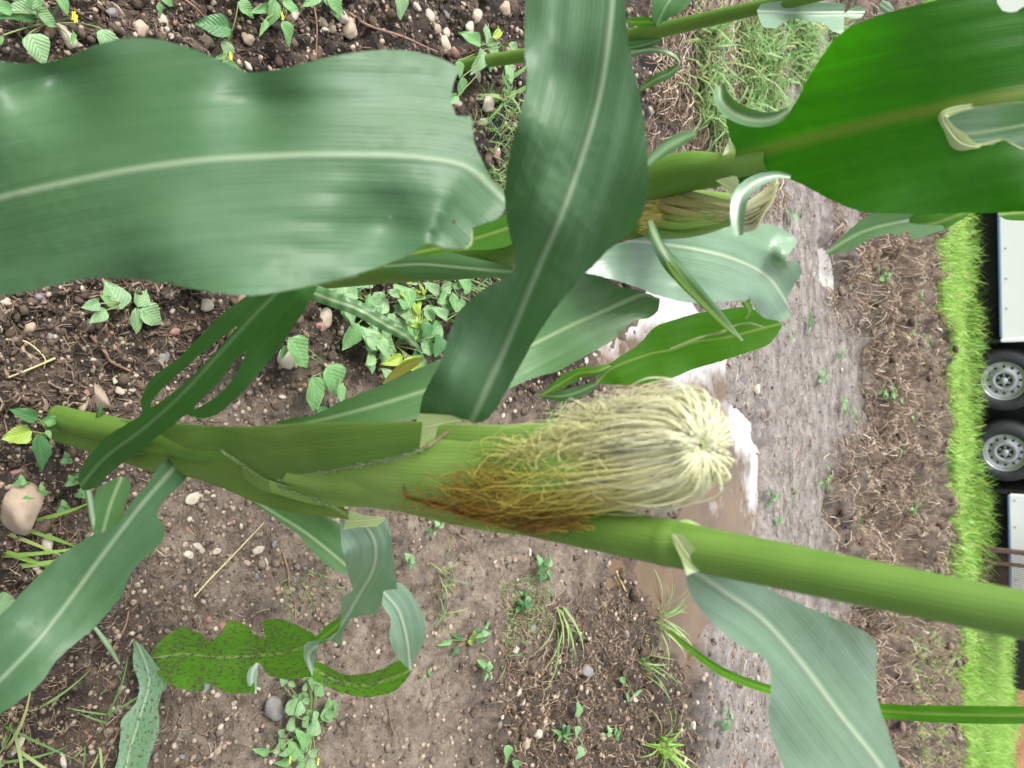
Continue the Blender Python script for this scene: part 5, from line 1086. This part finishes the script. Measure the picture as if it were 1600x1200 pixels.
def lathe(name, prof, mat, parent, cx, cz, n=48):
    V = []; fs = []
    for i in range(n):
        a = 2 * math.pi * i / n
        for (r, y) in prof: V.append(TM @ Vector((cx + r * math.cos(a), y, cz + r * math.sin(a))))
    k = len(prof)
    fs = [(i * k + j, i * k + j + 1, ((i + 1) % n) * k + j + 1, ((i + 1) % n) * k + j) for i in range(n) for j in range(k - 1)]
    return mesh(name, V, fs, None, M[mat], parent)
def hub_holes(name, cx, cz, rr, rad, n, y, mat, parent):
    V = []; fs = []
    for k in range(n):
        a = 2 * math.pi * k / n; b = len(V); c = (cx + rr * math.cos(a), cz + rr * math.sin(a))
        for j in range(12): V.append(TM @ Vector((c[0] + rad * math.cos(j * .5236), y, c[1] + rad * math.sin(j * .5236))))
        for j in range(12): V.append(TM @ Vector((c[0] + rad * math.cos(j * .5236), y + .012, c[1] + rad * math.sin(j * .5236))))
        fs.append(tuple(range(b, b + 12)))
        fs += [(b + j, b + (j + 1) % 12, b + 12 + (j + 1) % 12, b + 12 + j) for j in range(12)]
    return mesh(name, V, fs, None, M[mat], parent, smooth=False)
for cx in (.0, .72):
    cz = .31
    w_ = lathe('wheel', [(.185, .02), (.192, -.01), (.182, -.012), (.176, .02), (.165, .04), (.12, .03), (.105, .012), (.07, .008), (.068, .035), (.03, .035), (.001, .035)], 'steel', tr, cx, cz)
    t_ = lathe('tyre', [(.188, .02), (.19, -.018), (.22, -.03), (.262, -.024), (.285, -.008), (.30, .015), (.303, .09), (.30, .17), (.28, .20), (.19, .20)], 'rubber', None, cx, cz); t_.parent = w_
    h_ = hub_holes('vent_hole', cx, cz, .133, .0125, 12, .027, 'black', None); h_.parent = w_
    h2 = hub_holes('lug_nut', cx, cz, .05, .011, 6, .020, 'steel', None); h2.parent = w_
    h3 = lathe('hub', [(.034, .034), (.034, -.008), (.026, -.016), (.001, -.018)], 'steel', None, cx, cz); h3.parent = w_
    h4 = lathe('hub_recess', [(.066, .0345), (.035, .0342)], 'black', None, cx, cz); h4.parent = w_
# utility trailer gate with mesh
gt = empty('trailer_gate', TM @ Vector((2.0, -.25, 0)), 'brown steel trailer gate with wire mesh standing in the grass at the right edge', 'gate')
boxes('frame', [(1.62, 1.66, -.27, -.23, .12, 1.3), (2.36, 2.40, -.27, -.23, .12, 1.3), (1.66, 2.36, -.27, -.23, .12, .16), (1.66, 2.36, -.27, -.23, 1.26, 1.3)], 'brownsteel', gt, .004)
boxes('upright', [(1.76, 1.79, -.27, -.24, .162, 1.258)], 'brownsteel', gt, .003)
boxes('upright', [(2.05, 2.08, -.27, -.24, .162, 1.258)], 'brownsteel', gt, .003)
L_ = []
for i in range(50):
    for sgn in (1, -1):
        x0 = 1.66 + (i - 22) * .024 if sgn > 0 else 1.66 + i * .024
        p = []
        z0_, z1_ = .16, 1.26
        xa, xb = (x0, x0 + .5) if sgn > 0 else (x0, x0 - .5)
        ta, tb = 0.0, 1.0
        def clip(xa, xb):
            lo, hi = 0.0, 1.0; dxx = xb - xa
            t1, t2 = (1.66 - xa) / dxx, (2.36 - xa) / dxx
            return max(lo, min(t1, t2)), min(hi, max(t1, t2))
        ta, tb = clip(xa, xb)
        if tb - ta < .02: continue
        L_.append([tuple(TM @ Vector((xa + (xb - xa) * t, -.25, z0_ + (z1_ - z0_) * t))) for t in (ta, (ta + tb) / 2, tb)])
strands('wire_mesh', L_, np.full(len(L_), .0022), 'brownsteel', gt)['kind'] = 'stuff'
# clay heap
def mound():
    n = 60; x = np.linspace(3.4, 16, n); y = np.linspace(13.6, 24, n); X, Y = np.meshgrid(x, y, indexing='ij')
    e = np.clip((X - 3.5) / 1.6, 0, 1) * np.clip((15.5 - X) / 3, 0, 1) * np.clip((Y - 14.0) / 1.2, 0, 1) * np.clip((23.5 - Y) / 3, 0, 1)
    e = e * e * (3 - 2 * e)
    Z = -.05 + e * (1.25 + .25 * vnoise(X * 2, Y * 2, 61)) + e * .06 * vnoise(X * 9, Y * 9, 62)
    V = np.stack([X, Y, Z], -1).reshape(-1, 3); i = np.arange(n - 1)[:, None] * n + np.arange(n - 1)[None]
    o = npmesh('clay_heap', V, np.stack([i, i + n, i + n + 1, i + 1], -1).reshape(-1, 4), None, simple('red clay', (.20, .09, .05), (.33, .17, .10), 8, .9, bmp=(4, .8, .03)))
    tag(o, 'heap of reddish brown clay behind the grass at the lower right edge', 'clay heap')
mound()
boxes('x', [], 'black', None, 0) if False else None
tp = boxes('tarp', [(4.6, 5.6, 3.6, 4.4, .0, .85)], 'black', None, .06); tag(tp, 'black plastic sheet lying beside the clay heap at the right edge', 'tarp')
